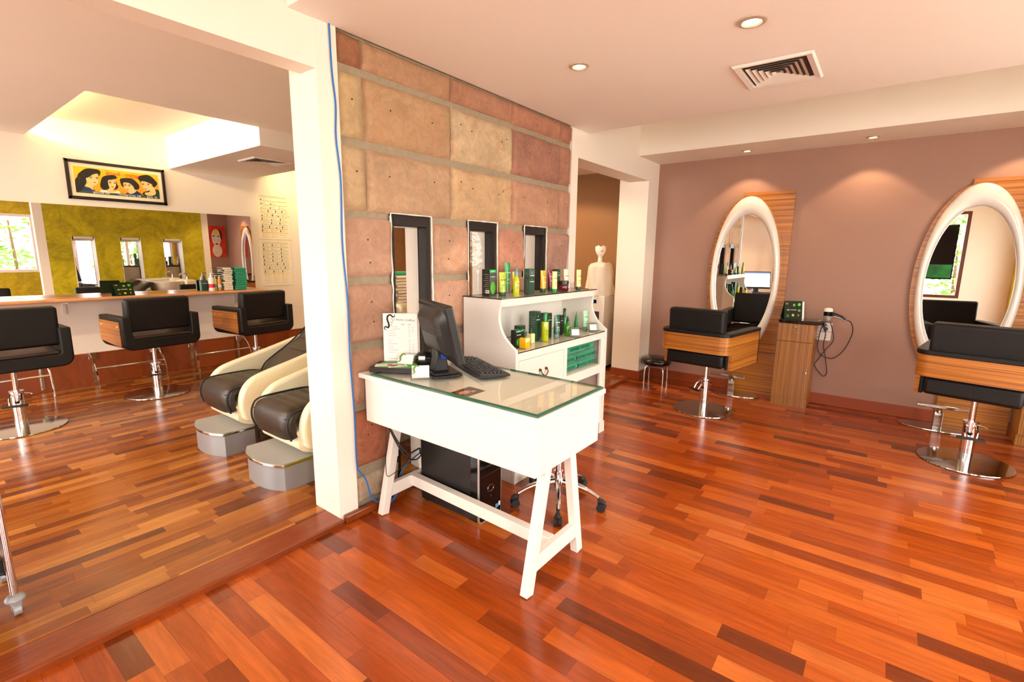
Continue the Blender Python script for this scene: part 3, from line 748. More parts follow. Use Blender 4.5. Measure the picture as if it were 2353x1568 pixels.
mb=MB(); mb.box(1.979,1.989,1.5982,1.5995,.05,.075); mb.build('sticker',PAPER,t,smooth=0,off=O,label='small white sticker')
for y in (1.68,2.03):
    mb=MB(); mb.box(1.862,1.99,y-.015,y+.015,0,.012); mb.build('foot',RUBBER,t,smooth=0,off=O)
for ch_ in t.children:
    for v_ in ch_.data.vertices: v_.co.x*=1.30
# --- cords under the desk
def cord(name,label,pts,r,m,sm=6):
    mb=MB(); mb.tube(pts,r,8,smooth=sm); o=mb.build(name,m,label=None); return tag(o,label,'cable')
cord('power_cable','thick black cord drooping from the desk to the computer, uppermost of the tangle',[(1.60,2.10,.56),(1.63,2.07,.48),(1.66,2.04,.40),(1.70,2.02,.345),(1.76,2.03,.34),(1.82,2.06,.325),(1.85,2.09,.28),(1.87,2.07,.25)],.005,RUBBER)
cord('power_cable','black cord hanging down to the crossbar beside the far desk leg',[(1.63,2.12,.56),(1.645,2.09,.46),(1.675,2.05,.36),(1.72,2.04,.30),(1.79,2.05,.272),(1.86,2.07,.29)],.004,RUBBER)
cord('thin_cable','thin black wire sagging across the front of the far desk leg',[(1.585,2.06,.56),(1.575,2.055,.42),(1.57,2.055,.30),(1.575,2.05,.245),(1.62,2.045,.25),(1.70,2.05,.27),(1.78,2.09,.255),(1.84,2.08,.29)],.002,RUBBER)
cord('network_cable','blue network cable running down the white pillar into a coil',[(1.447,2.196,2.50),(1.450,2.196,2.3),(1.462,2.196,2.15),(1.455,2.196,2.0),(1.47,2.196,1.8),(1.462,2.196,1.5),(1.474,2.193,1.2),(1.47,2.19,.9),(1.478,2.188,.6),(1.476,2.185,.32),(1.49,2.18,.26),(1.52,2.17,.21),(1.545,2.160,.10),(1.60,2.150,.045),(1.67,2.150,.025),(1.715,2.15,.06),(1.705,2.15,.12),(1.66,2.15,.145),(1.62,2.15,.09),(1.66,2.15,.03),(1.71,2.15,.055),(1.72,2.15,.11),(1.69,2.15,.15),(1.64,2.15,.125),(1.63,2.15,.06),(1.68,2.15,.022),(1.73,2.15,.08),(1.745,2.15,.165),(1.79,2.14,.22),(1.84,2.10,.27),(1.87,2.075,.29)],.0042,BLUE)
# --- office stool base
sc_=Vector((2.313,1.407,0))
t=thing('office_stool','rolling stool with chrome five-star base behind the white desk','stool',sc_)
mb=MB(); mb.cyl((0,0,.10),(0,0,.20),.026,n=20); mb.cyl((0,0,.15),(0,0,.42),.019,n=20); mb.cyl((0,0,.13),(0,0,.155),.034,.03,n=20); mb.build('column',CHROME,t)
mb=MB(); mb.lathe([(.0,.42),(.15,.425),(.165,.44),(.165,.475),(.15,.49),(0,.495)],28); mb.build('seat',BLACKL,t,smooth=50)
for i in range(5):
    a=math.radians(68+72*i); d=Vector((math.cos(a),math.sin(a),0)); s=Vector((-d.y,d.x,0))
    mb=MB(); pts=[d*.02+zz*.135,d*.10+zz*.130,d*.18+zz*.112,d*.245+zz*.08]; mb.tube(pts,[.019,.018,.015,.012],10,smooth=5); ar=mb.build('leg',CHROME,t,smooth=60)
    mb=MB(); c=d*.262+zz*.025
    mb.cyl(c-s*.022,c-s*.004,.025,n=18); mb.cyl(c+s*.004,c+s*.022,.025,n=18); mb.cyl(c-s*.004,c+s*.004,.018,n=14)
    mb.tube([c+zz*.031-d*.02,c+zz*.036,c+zz*.024+d*.02],[.014,.016,.012],10); mb.cyl(d*.245+zz*.05,d*.245+zz*.085,.007,n=10)
    mb.build('caster',RUBBER,ar,smooth=45)

# ================================================================= display cabinet
sx0,sx1=2.335,3.565; sf=1.762; sb=2.186
t=thing('display_cabinet','white display cabinet with curved sides against the stone wall','cabinet',(2.95,1.98,0)); O=t.location.copy()
prof=[(sb,0),(sb,1.176),(1.868,1.176)]+[(p.x,p.y) for p in catmull([(1.866,1.165),(1.884,1.11),(1.888,1.05),(1.868,.985),(1.83,.93),(1.775,.885),(sf-.012,.868)],4)]+[(sf-.012,0)]
for x in (sx0,sx1-.022):
    mb=MB(); mb.prism(prof,'x',x,x+.022); mb.build('side_panel',WHITE,t,bevel=(.002,2),smooth=0,off=O)
mb=MB(); mb.box(sx0+.022,sx1-.022,sb-.012,sb,.50,1.176); mb.build('back_panel',WHITE,t,smooth=0,off=O)
mb=MB(); mb.box(sx0+.022,sx1-.022,1.868,sb,1.152,1.176); mb.box(sx0+.022,sx1-.022,1.868,1.884,1.128,1.152); mb.build('top_board',WHITE,t,bevel=(.002,2),smooth=0,off=O)
mb=MB(); mb.box(sx0+.022,sx1-.022,sf,sb,.826,.845); mb.build('shelf_board',WHITE,t,smooth=0,off=O)
mb=MB(); mb.box(sx0-.006,sx1+.006,1.86,sb,1.1765,1.1835)
for i in(2,3,4,5): mb.m[i]=1
SMOKE=mat('dark_glass_edge',(40,34,28),.1)
mb.build('glass_top',[PANEG,SMOKE],t,smooth=0,off=O,label='glass sheet with dark edge on top')
mb=MB(); mb.box(sx0+.023,sx1-.023,sf-.004,sb-.014,.8455,.852)
for i in(2,3,4,5): mb.m[i]=1
mb.build('glass_shelf',[PANEG,SMOKE],t,smooth=0,off=O,label='glass sheet with dark edge on the middle shelf')
mb=MB(); mb.box(sx0+.022,sx1-.022,sf,sf+.02,.795,.826); mb.box(2.925,2.968,sf,sf+.02,.0,.795); mb.box(sx1-.075,sx1-.022,sf,sf+.02,.0,.795); mb.box(sx0+.022,2.384,sf,sf+.02,.0,.795); mb.box(2.968,sx1-.075,sf,sf+.02,.515,.585)
mb.build('face_frame',WHITE,t,bevel=(.0015,1),smooth=0,off=O)
mb=MB(); mb.box(2.968,sx1-.022,sf+.02,sb-.012,.565,.585); mb.box(2.945,2.968,sf+.02,sb-.012,0.,.826); mb.build('cubby_board',WHITE,t,smooth=0,off=O)
mb=MB(); mb.box(sx0-.01,sx0+.05,sf-.02,sb,.0,.09); mb.box(sx0-.01,2.925,sf-.02,sf-.0,.0,.09); mb.build('plinth',WHITE,t,bevel=(.003,2),smooth=0,off=O)
mb=MB(); mb.box(sx1-.08,sx1+.008,sf-.02,sf,.0,.09); mb.box(sx1,sx1+.008,sf-.02,sb,0,.09); mb.build('plinth',WHITE,t,bevel=(.003,2),smooth=0,off=O)
mb=MB(); mb.box(2.387,2.922,sf+.001,sf+.019,.14,.792); dr=mb.build('door',WHITE,t,bevel=(.0015,1),smooth=0,off=O)
BRASS=mat('aged_brass',(110,78,44),.35,.8)
mb=MB(); 
for dx in(-.036,.036): mb.cyl((2.654+dx,sf+.002,.697),(2.654+dx,sf-.012,.697),.011,.008,n=12)
mb.tube([(2.654-.036,sf-.012,.697),(2.654-.034,sf-.02,.675),(2.654,sf-.022,.655),(2.654+.034,sf-.02,.675),(2.654+.036,sf-.012,.697)],.0042,8,smooth=4)
mb.build('handle',BRASS,dr,off=O)
mb=MB(); mb.cyl((2.654,sf+.001,.765),(2.654,sf-.004,.765),.009,n=14); mb.build('lock',WHITE,dr,off=O)
# green folded towels in the cubby
gt='green towels folded in the cabinet cubby'
lines=['FURTERER','FURTERER','FURTERER']
tw=[(3.09,.586,.22,.062,'lowest left green folded towel in the cubby'),(3.345,.586,.25,.062,'lowest right green folded towel in the cubby'),
    (3.075,.648,.20,.064,'middle left green rolled towel in the cubby'),(3.33,.648,.28,.064,'middle right green rolled towel in the cubby'),
    (3.22,.713,.47,.082,'topmost wide green folded towel filling the cubby')]
for i,(x,z,wd,hh,lab) in enumerate(tw):
    q=thing('green_towel',lab,'towel',(x,1.93,z),group=gt)
    rnd=random.Random(i)
    def fn(u,v,wd=wd,hh=hh,i=i):
        # v around the cross-section, u along the width
        a=2*PI*v; 
        cx=math.copysign(abs(math.cos(a))**.6,math.cos(a)); cz=math.copysign(abs(math.sin(a))**.75,math.sin(a))
        nz=noise.noise(Vector((u*5+i*3,v*6,i)))*.009
        lean=(u-.5)*.018*(1 if i%2 else -.4)
        return ((u-.5)*wd,-.0+cx*.125+nz*.6,max(0.0,hh/2+cz*hh/2+nz+ (lean if cz>0 else 0)))
    mb=MB(); mb.grid(fn,22,24)
    mb.build('terry_cloth',TOWG,q,smooth=80)
    text('FURTERER  FURTERER' if wd>.24 else 'FURTERER',.030,mat('dark_green_print',(4,104,74),.9) if 'dark_green_print' not in MATS else MATS['dark_green_print'],(0,-.131,hh*.5),(1,0,0),(0,0,1),q,'woven_lettering',bold=.0003)
    if wd>.4: text('FURTERER  FURTERER',.032,MATS['dark_green_print'],(.0,-.125,hh*.93),(1,0,.02),(0,.4,1),q,'woven_lettering')
# ================================================================= products
TZ=1.1838; MZ=.8523
GD=mat('cap_dark_green',(10,66,44),.25,coat=.3); GREENT=mat('tube_green',(12,130,56),.3,coat=.3); LIME=mat('tube_lime',(160,178,24),.3,coat=.3)
DKGREEN=mat('carton_dark_green',(18,62,40),.4,coat=.2); NEARBLK=mat('carton_black',(28,26,22),.4,coat=.2); CREAMT=mat('tube_cream',(238,226,150),.35,coat=.2)
YELT=mat('tube_yellow',(244,176,40),.3,coat=.3); REDT=mat('tube_red',(126,20,28),.3,coat=.3); MINT=mat('tube_mint',(160,216,176),.35,coat=.2); MINTP=mat('tube_pale_mint',(206,224,190),.35,coat=.2)
LIMEL=mat('lime_liquid',(176,186,18),.12,coat=.6,emit=None); AMBER=mat('amber_liquid',(240,178,20),.1,coat=.6); GREYCAP=mat('cap_grey',(112,128,122),.25,coat=.4); TEALCAP=mat('cap_teal_grey',(92,128,126),.2,coat=.4)
GREYG=mat('carton_grey_green',(52,78,62),.45); BRIGHTG=mat('band_bright_green',(30,200,96),.4); WPRINT=mat('white_print',(232,236,226),.6); GPRINT=mat('green_print',(60,90,50),.6); BURG=mat('jar_burgundy',(84,12,22),.15,coat=.6)
PGLASS=mat('pale_oil',(238,226,160),.08,coat=.6); GLOWG=mat('leaf_green_print',(96,196,60),.4)
vd=Vector((-.62,-.78,0))  # towards the room's front-left
def emblem(t,x,y,z,s,m,parent=None):
    mb=MB(); mb.tube([(x-.002,y,z-s),(x,y,z),(x+.003,y,z+s*.9)],[s*.28,s*.4,s*.1],6); mb.build('emblem',m,parent or t)
def tube_prod(name,label,x,y,z0,w,h,m,capm,caph=.028,rot=-.30,printm=None,brand=True,d=.036,grp=None,cat='tube'):
    t=thing(name,label,cat,(x,y,z0),rot,grp)
    def fn(u,v):
        a=2*PI*u; k=v  # v 0 bottom (round) to 1 top (flat crimp)
        ww=(w/2)*(.86+.14*k); dd=(d/2)*(1-k**1.6)+.0012
        return (math.cos(a)*ww,math.sin(a)*dd,caph+(h-caph)*k)
    mb=MB(); mb.grid(fn,24,8,closeu=True); b=len(mb.v); n=24
    mb.f.append(tuple(mb_i for mb_i in range(8*n,9*n))); mb.m.append(0)
    body=mb.build('tube_body',m,t,smooth=60)
    mb=MB(); mb.lathe([(0,0),(w*.40,0),(w*.42,.003),(w*.42,caph-.001),(0,caph)],24,sy=d/w*1.15); mb.build('cap',capm,t,smooth=40)
    pm=printm or WPRINT
    if brand:
        text('FURTERER',w*.17,pm,(0,-(d/2)*(1-(.655)**1.6)-.0022,h*.68),(1,0,0),(0,.10,1),body,'brand_lettering',bold=.0002)
        emblem(t,0,-d*.22,h*.80,h*.022,pm,body)
        mb=MB()
        for k,(zz_,L) in enumerate([(.47,.5),(.43,.42),(.36,.55),(.33,.5),(.3,.46)]): mb.box(-w*L/2,w*L/2,-d*.43-.0012,-d*.43+.004,h*zz_,h*zz_+.0022)
        mb.build('small_print',pm,body,smooth=0)
    return t
def carton(name,label,x,y,z0,w,d,h,m,rot=-.05,band=None,pic=None,sidem=None,grp=None,lines=True,barcode=False,word='FURTERER'):
    t=thing(name,label,'box',(x,y,z0),rot,grp)
    mb=MB(); mb.box(-w/2,w/2,-d/2,d/2,0,h)
    mb.m=[0,0,0,0,1,0]
    body=mb.build('carton',[m,sidem or m],t,bevel=(.001,1),smooth=0)
    y0=-d/2-.0004
    if band:
        mb=MB(); mb.box(-w/2,w/2,y0,y0+.001,h*.88,h*.975); mb.build('top_band',band,body,smooth=0,label='bright green band')
        text('NEW',w*.16,WPRINT,(0,y0-.0003,h*.925),(1,0,0),(0,0,1),body,'band_lettering')
    text(word,w*.155,WPRINT,(0,y0-.0003,h*.72),(1,0,0),(0,0,1),body,'brand_lettering',bold=.0002)
    if not band: emblem(t,0,y0,h*.84,h*.025,WPRINT,body)
    if pic:
        mb=MB(); mb.lathe([(0,0),(1,0)],20); mb.xf(Matrix.Translation((0,y0-.0002,h*.30))@Matrix.Diagonal((w*.38,1,h*.24,1))@Matrix.Rotation(PI/2,4,'X')); mb.build('leaf_picture',pic,body,smooth=0)
    if lines:
        mb=MB()
        nl=10
        for k in range(nl):
            zq=h*(.12+.76*k/nl)
            mb.box(-w/2-.0005,-w/2+.0006,-d*.38,d*.30-(k%3)*d*.12,zq,zq+h*.012)
        mb.build('side_print',mat('carton_print',(150,166,146),.6) if 'carton_print' not in MATS else MATS['carton_print'],body,smooth=0)
    if barcode:
        mb=MB(); mb.box(-w/2-.0012,-w/2+.0005,-d*.42,d*.02,h*.10,h*.22); mb.build('barcode_patch',WPRINT,body,smooth=0)
        mb=MB()
        for k in range(6): mb.box(-w/2-.0016,-w/2+.0005,-d*.36+k*d*.06,-d*.33+k*d*.06,h*.12,h*.20)
        mb.build('barcode',INK,body,smooth=0)
    return t
def bottle(name,label,x,y,z0,prof,m,capprof,capm,rot=-.35,brand=None,n=24,sy=1.,extra=None):
    t=thing(name,label,'bottle',(x,y,z0),rot)
    mb=MB(); mb.lathe(prof,n,sy=sy); body=mb.build('bottle_body',m,t,smooth=45)
    mb=MB(); mb.lathe(capprof,20); mb.build('cap',capm,t,smooth=45)
    if brand:
        w,zb,r,col=brand
        text('FURTERER',w,col,(0,-r*sy-.0006,zb),(1,0,0),(0,0,1),body,'brand_lettering')
        mb=MB()
        for k in range(4): mb.box(-w*1.2,w*1.2-(k%2)*w*.6,-r*sy-.0008,-r*sy+.001,zb-.016-k*.006,zb-.0145-k*.006)
        mb.build('small_print',col,body,smooth=0)
    return t
# --- top shelf
carton('product_carton','black product carton with bright green band at the left end of the cabinet top',2.445,2.06,TZ,.064,.066,.172,NEARBLK,rot=.02,band=BRIGHTG,pic=GLOWG,barcode=True,word='VOLUMEA')
tube_prod('product_tube','short lime green tube with dark green cap at front of the cabinet top',2.468,1.965,TZ,.054,.155,LIME,GD,printm=GPRINT)
tube_prod('product_tube','tallest tube on the cabinet top, emerald green with clear cap',2.675,2.09,TZ,.050,.212,GREENT,GREYCAP,.024)
bottle('spray_bottle','lime yellow spray bottle with grey pump on the cabinet top',2.518,1.892,TZ,[(0,0),(.0205,0),(.022,.004),(.0215,.09),(.019,.112),(.0125,.124),(.011,.13)],LIMEL,[(0,.13),(.0115,.13),(.012,.155),(.0105,.16),(.0105,.182),(.009,.184),(0,.184)],TEALCAP,brand=(.0058,.085,.0216,GPRINT))
tube_prod('product_tube','orange bottle half hidden behind the lime yellow spray bottle',2.742,2.075,TZ,.040,.150,YELT,GD,printm=GPRINT)
carton('product_carton','taller dark green carton standing behind another carton on the cabinet top',2.80,1.99,TZ,.062,.05,.172,DKGREEN,sidem=GREYG)
carton('product_carton','shorter grey green carton with white print at front of the cabinet top',2.719,1.928,TZ,.058,.04,.122,DKGREEN,sidem=GREYG,rot=-.12)
tube_prod('product_tube','orange yellow tube with dark green cap standing mid cabinet top',2.953,1.975,TZ,.052,.157,YELT,GD)
tube_prod('product_tube','dark red tube standing behind a cream tube on the cabinet top',3.14,2.035,TZ,.048,.157,REDT,GD)
tube_prod('product_tube','cream tube with bright green cap in front of the dark red tube',2.98,1.894,TZ,.045,.152,CREAMT,GREENT,printm=GPRINT)
carton('product_carton','narrow dark green carton behind the burgundy jar on the cabinet top',3.215,2.03,TZ,.034,.05,.160,DKGREEN)
t=thing('cream_jar','burgundy glass jar with dark lid on the cabinet top','jar',(3.165,1.935,TZ))
mb=MB(); mb.lathe([(0,0),(.036,0),(.042,.006),(.043,.045),(.038,.052),(0,.052)],28); jb=mb.build('jar_body',BURG,t,smooth=45)
mb=MB(); mb.lathe([(0,.052),(.043,.052),(.0435,.074),(.040,.078),(0,.078)],28); mb.build('lid',mat('lid_dark',(30,26,20),.2,coat=.4),t,smooth=40)
text('FURTERER',.0095,WPRINT,(.012,-.0432,.03),(1,.3,0),(0,0,1),jb,'brand_lettering')
tube_prod('product_tube','pale mint tube standing behind the burgundy jar',3.268,1.975,TZ,.046,.160,MINTP,GREYCAP,printm=GPRINT)
tube_prod('product_tube','cream tube with dark green cap alone at the right end of the cabinet top',3.383,1.928,TZ,.048,.156,CREAMT,GD,.024,printm=GPRINT)
t=thing('glass_beaker','small clear glass beaker behind the rightmost cream tube','glass',(3.50,2.05,TZ))
mb=MB(); mb.lathe([(0,0),(.016,0),(.018,.05),(.0165,.05),(.0145,.003),(0,.003)],18); mb.build('glass',CLEARP,t,smooth=50)
# --- middle shelf
carton('product_carton','small dark carton with bright green band at left of the middle shelf',2.520,1.888,MZ,.058,.045,.113,NEARBLK,band=BRIGHTG,pic=GLOWG,lines=False)
bottle('oil_bottle','square amber oil bottle at the front left of the middle shelf',2.527,1.824,MZ,[(0,0),(.033,0),(.0345,.003),(.0345,.064),(.030,.069),(0,.069)],AMBER,[(0,.069),(.010,.069),(.010,.078),(.0135,.078),(.0135,.107),(0,.107)],GD,rot=.0+PI/4,n=4)
carton('product_carton','squat dark green carton behind the small oil bottles',2.69,1.985,MZ,.062,.05,.115,DKGREEN)
bottle('oil_bottle','square pale oil bottle with dark green cap behind the amber one',2.708,1.905,MZ,[(0,0),(.029,0),(.030,.003),(.030,.060),(.026,.065),(0,.065)],PGLASS,[(0,.065),(.009,.065),(.009,.074),(.012,.074),(.012,.10),(0,.10)],GD,rot=.0+PI/4,n=4)
carton('product_carton','tallest dark green carton on the middle shelf',2.812,1.945,MZ,.056,.062,.207,DKGREEN,sidem=GREYG)
bottle('lotion_bottle','lime bottle with green cap in front of dark cartons on the middle shelf',2.836,1.872,MZ,[(0,0),(.024,0),(.026,.003),(.026,.132),(.024,.138),(0,.139)],LIMEL,[(0,.139),(.0135,.139),(.0135,.194),(.012,.197),(0,.197)],GREENT,brand=(.0062,.075,.0262,GPRINT))
carton('product_carton','dark green carton directly behind the lime bottle on the middle shelf',2.975,1.955,MZ,.058,.062,.180,DKGREEN,sidem=GREYG)
tube_prod('product_tube','dark green tube with clear cap mid middle shelf',3.00,1.878,MZ,.054,.168,mat('tube_deep_green',(20,84,58),.3,coat=.3),GREYCAP,.03)
carton('product_carton','narrow dark carton with oval outline beside the dark green tube',3.135,1.938,MZ,.034,.04,.152,NEARBLK,lines=False)
bottle('spray_bottle','tall green spray bottle at the back of the middle shelf',3.215,1.945,MZ,[(0,0),(.016,0),(.017,.003),(.017,.12),(.012,.132)],mat('bottle_leaf_green',(26,120,52),.2,coat=.5),[(0,.132),(.0115,.132),(.0115,.192),(.009,.195),(0,.195)],GD)
bottle('spray_bottle','small round green spray bottle at the front of the middle shelf',3.152,1.876,MZ,[(0,0),(.021,0),(.0235,.004),(.0235,.066),(.018,.084),(.011,.094)],mat('bottle_olive_green',(60,130,22),.12,coat=.6),[(0,.094),(.0115,.094),(.0115,.118),(.0085,.121),(.0085,.145),(0,.146)],GD,brand=(.0052,.05,.0236,WPRINT))
tube_prod('product_tube','bright green wedge shaped tube leaning near the right of the middle shelf',3.45,1.975,MZ,.045,.150,GREENT,GREENT,.012,rot=.5)
tube_prod('product_tube','mint tube with grey cap at the right of the middle shelf',3.470,1.902,MZ,.050,.160,MINT,GREYCAP,.03,printm=GPRINT)
def card_stand(label,x,y,rot):
    t=thing('price_card',label,'card',(x,y,MZ),rot)
    T=Matrix.Rotation(math.radians(-22),4,'X')
    mb=MB(); mb.box(-.033,.033,-.001,.001,0,.072); mb.xf(T); mb.box(-.033,.033,.0,.028,0,.0015); mb.build('card_frame',mat('smoked_acrylic',(98,104,92),.25) if 'smoked_acrylic' not in MATS else MATS['smoked_acrylic'],t,smooth=0)
    mb=MB(); mb.box(-.027,.030,-.0016,-.001,.012,.058); mb.xf(T); mb.build('card_paper',PAPER,t,smooth=0)
    mb=MB()
    for k in range(5): mb.box(-.016,.018-(k%3)*.008,-.0019,-.0015,.02+k*.007,.0208+k*.007)
    mb.xf(T); mb.build('card_text',MATS['pale_ink'],t,smooth=0)
card_stand('small framed price card at the middle shelf edge in front of the spray bottles',3.127,1.790,-.75)
card_stand('small framed price card at the right end of the middle shelf',3.452,1.815,-.75)

# ================================================================= mirror stations (mauve wall)
def station(yc,lab,grp):
    """oval framed mirror on a zebra wood board"""
    t=thing('oval_mirror',lab,'mirror',(XR,yc,0),group=grp)
    zc,a,b=1.232,.335,.84
    # wood board: rectangle on the right plus the oval silhouette
    mb=MB()
    oval=[(a*1.09*math.cos(x),zc+b*1.0*math.sin(x)) for x in [PI/2+PI*i/28 for i in range(29)]]   # left half (towards -y local? mirrored below)
    pts=[( -u,v) for u,v in oval]    # +y side half of the ellipse, top->bottom
    poly=[(.05,2.108)]+[p for p in pts if True]+[(.05,.0),(-.395,.0),(-.395,2.108)]
    # keep it simple: oval disc and rectangle at slightly different depth
    el=[(a*1.10*math.cos(2*PI*i/64),zc+b*1.01*math.sin(2*PI*i/64)) for i in range(64)]
    mb.prism(el,'x',-.035,-.012); bd=mb.build('oval_board',ZH,t,smooth=40)
    mb=MB(); mb.prism([(.065,.0),(.065,2.108),(-.40,2.108),(-.40,.0)],'x',-.030,-.0005); mb.build('wood_board',ZH,t,smooth=0)
    # white ring, oval tube of varying width
    ai,bi=.278,.655
    def fn(u,v):
        th=2*PI*u; k=v
        ph=PI*k
        o=Vector((a*math.cos(th),b*math.sin(th))); i=Vector((ai*math.cos(th),bi*math.sin(th)))
        p=o.lerp(i,(1-math.cos(ph))/2); hgt=.048*math.sin(ph)**.8
        return (-.0355-hgt,p.x,zc+p.y)
    mb=MB(); mb.grid(fn,72,12,closeu=True); mb.build('white_ring',WGLOSS,t,smooth=80)
    mb=MB(); mb.prism([((ai+.012)*math.cos(2*PI*i/64),zc+(bi+.012)*math.sin(2*PI*i/64)) for i in range(64)],'x',-.042,-.036); mb.build('mirror_glass',MIRROR,t,smooth=0)
    return t
station(1.205,'oval mirror with white ring on wood board beside the doorway, the one seen whole','oval mirror stations')
station(-.545,'oval mirror with white ring cut off by the right edge of the photo','oval mirror stations')
def footrest(yc,lab):
    t=thing('footrest',lab,'footrest',(5.478,yc,0),group='footrests below the oval mirrors')
    mb=MB(); mb.lathe([(0,0),(.262,0),(.27,.004),(.268,.009),(0,.012)],48,sx=.48); mb.build('floor_plate',STEEL,t,smooth=40)
    mb=MB(); mb.box(-.06,-.045,-.03,.03,.01,.16); mb.build('post',STEEL,t,bevel=(.003,2),smooth=0)
    mb=MB(); mb.tube([(-.05,0,.15),(-.06,0,.20),(-.14,0,.235),(-.22,0,.24)],[.02,.02,.018,.015],8,smooth=4); mb.build('bracket',STEEL,t,smooth=50)
    mb=MB(); mb.prism(rrect(.045,.03,.008,cx=-.235,cy=.248),'y',-.165,.165); mb.build('foot_bar',STEEL,t,bevel=(.003,2),smooth=40)
footrest(1.19,'steel footrest on a floor plate below the mirror beside the doorway'); footrest(-.49,'steel footrest on a floor plate below the mirror at far right')
def cabinet(yc,lab):
    t=thing('storage_cabinet',lab,'cabinet',(5.505,yc,0),group='small wooden cabinets at the mirror stations')
    mb=MB(); mb.box(-.130,.142,-.155,.155,.0,.088); mb.build('plinth',ZV,t,smooth=0)
    mb=MB(); mb.box(-.135,.142,-.155,.155,.088,.826); mb.build('body',ZV,t,bevel=(.002,1),smooth=0)
    mb=MB(); mb.box(-.152,-.1355,-.154,.154,.652,.824); d=mb.build('drawer',ZV,t,bevel=(.002,1),smooth=0)
    mb=MB(); mb.box(-.152,-.1355,-.154,.154,.09,.647); e=mb.build('door',ZV,t,bevel=(.002,1),smooth=0)
    mb=MB(); mb.cyl((-.152,.0,.80),(-.168,0,.80),.013,.011,n=16); mb.build('lock',STEEL,d)
    mb=MB(); mb.tube([(-.152,-.034,.742),(-.170,-.034,.742),(-.172,0,.742),(-.170,.034,.742),(-.152,.034,.742)],.0035,8); mb.build('handle',STEEL,d)
    mb=MB(); mb.tube([(-.152,-.125,.335),(-.172,-.125,.34),(-.174,-.125,.37),(-.172,-.125,.40),(-.152,-.125,.405)],.005,8); mb.build('handle',STEEL,e)
    mb=MB(); mb.prism(rrect(.30,.385,.03,cx=-.02,cy=-.036),'z',.830,.860); mb.build('worktop',mat('black_granite',(16,14,14),.06,coat=.5) if 'black_granite' not in MATS else MATS['black_granite'],t,bevel=(.006,3),smooth=40)
    return t
cabinet(.640,'small zebra wood cabinet with black top between the oval mirrors'); cabinet(-1.115,'small zebra wood cabinet just showing at the right edge')
# brochure box on the cabinet
def greenbox(name,label,loc,rz,w,h,tilt,dark):
    t=thing(name,label,'brochure',loc,rz)
    T=Matrix.Rotation(math.radians(-tilt),4,'X')
    mb=MB(); mb.add([(-w/2,0,0),(w/2,0,0),(w/2,.045+.0,0),(-w/2,.045,0)],[(0,1,2,3)]); q=math.tan(math.radians(tilt))*h
    mb.add([(-w/2,q,h),(w/2,q,h),(w/2,.09,0),(-w/2,.09,0)],[(0,1,2,3)]); mb.add([(-w/2,0,0),(w/2,0,0),(w/2,.09,0),(-w/2,.09,0)],[(0,1,2,3)])
    mb.build('easel_back',dark,t,smooth=0)
    mb=MB(); mb.box(-w/2,w/2,-.003,.0,0,h); mb.xf(T); pg=mb.build('cover_page',dark,t,smooth=0)
    cols=[(150,110,40),(150,160,60),(90,190,50),(190,150,90),None,(120,150,50),(70,90,40),(236,196,30),(200,120,60)]
    k=0
    for r in range(3):
        for c in range(3):
            if cols[k] is not None:
                mm='fruit_%d'%k; mm=MATS.get(mm) or mat(mm,cols[k],.5,nv=(40,.5))
                s=.3 if k!=7 else .42
                mb=MB(); rr=random.Random(k)
                for q2 in range(4):
                    mb.lathe([(0,0),(1,0)],10); b=len(mb.v)-20
                    M=Matrix.Translation((-w/2+w*(c+.5)/3+rr.uniform(-1,1)*w*.07,-.0035-q2*.00015,h-h*(r+.5)/3+rr.uniform(-1,1)*h*.05))@Matrix.Rotation(PI/2,4,'X')@Matrix.Diagonal((w*s*rr.uniform(.14,.36),h*s*rr.uniform(.14,.3),1,1))
                    mb.xf(M,b)
                mb.xf(T); mb.build('fruit_picture',mm,pg,smooth=0)
            k+=1
    text('FURTERER',w*.075,WPRINT,T@Vector((0,-.0042,h*.5)),(1,0,0),T.to_3x3()@Vector((0,0,1)),pg,'brand_lettering')
    return t
DKB=mat('brochure_green',(18,38,12),.6,spec=.25)
BRO=greenbox('brochure_stand','dark green brochure with fruit pictures standing on the black cabinet top',(5.47,.690,.8605),math.radians(-60),.165,.170,10,DKB)
mb=MB(); mb.box(.060,.102,-.0005,.0025,0,.168); mb.xf(Matrix.Rotation(math.radians(-10),4,'X')); mb.build('white_page',PAPER,BRO,smooth=0)
# sockets, dryer, cords
def socket(lab,y,z):
    t=thing('wall_socket',lab,'socket',(XR,y,z),group='white sockets beside the cabinet')
    mb=MB(); mb.box(-.010,-.0003,-.075,.075,-.043,.043); mb.build('plate',WGLOSS,t,bevel=(.003,2),smooth=0)
    mb=MB()
    for yy in(-.035,.035):
        for dz in(-.012,.012): mb.box(-.0108,-.009,yy-.004,yy+.004,dz-.003,dz+.003)
    mb.build('pin_hole',INK,t,smooth=0)
socket('upper white wall socket with two black plugs beside the cabinet',.445,.782); socket('lower empty white wall socket beside the cabinet',.445,.693)
t=thing('hair_dryer','black and white hair dryer hanging nose down beside the cabinet','hair dryer',(5.45,.402,.86))
DRY=t
mb=MB(); mb.lathe([(0,.01),(.026,.01),(.030,.02),(.034,.04),(.036,.055)],24); mb.build('nozzle',mat('dryer_silver',(176,174,170),.25,.5),t,smooth=45)
mb=MB(); mb.lathe([(.036,.055),(.0365,.09),(.0365,.095)],24); mb.build('barrel',BLACKG,t,smooth=45)
mb=MB(); mb.lathe([(.0365,.095),(.0365,.112),(.031,.125),(.015,.13),(0,.131)],24); mb.build('rear_cap',WHITE,t,smooth=45)
mb=MB(); mb.tube([(0,-.03,.075),(0,-.06,.068),(0,-.10,.055),(0,-.145,.028)],[.016,.014,.013,.013],12,smooth=4); h_=mb.build('handle',BLACKG,t,smooth=50)
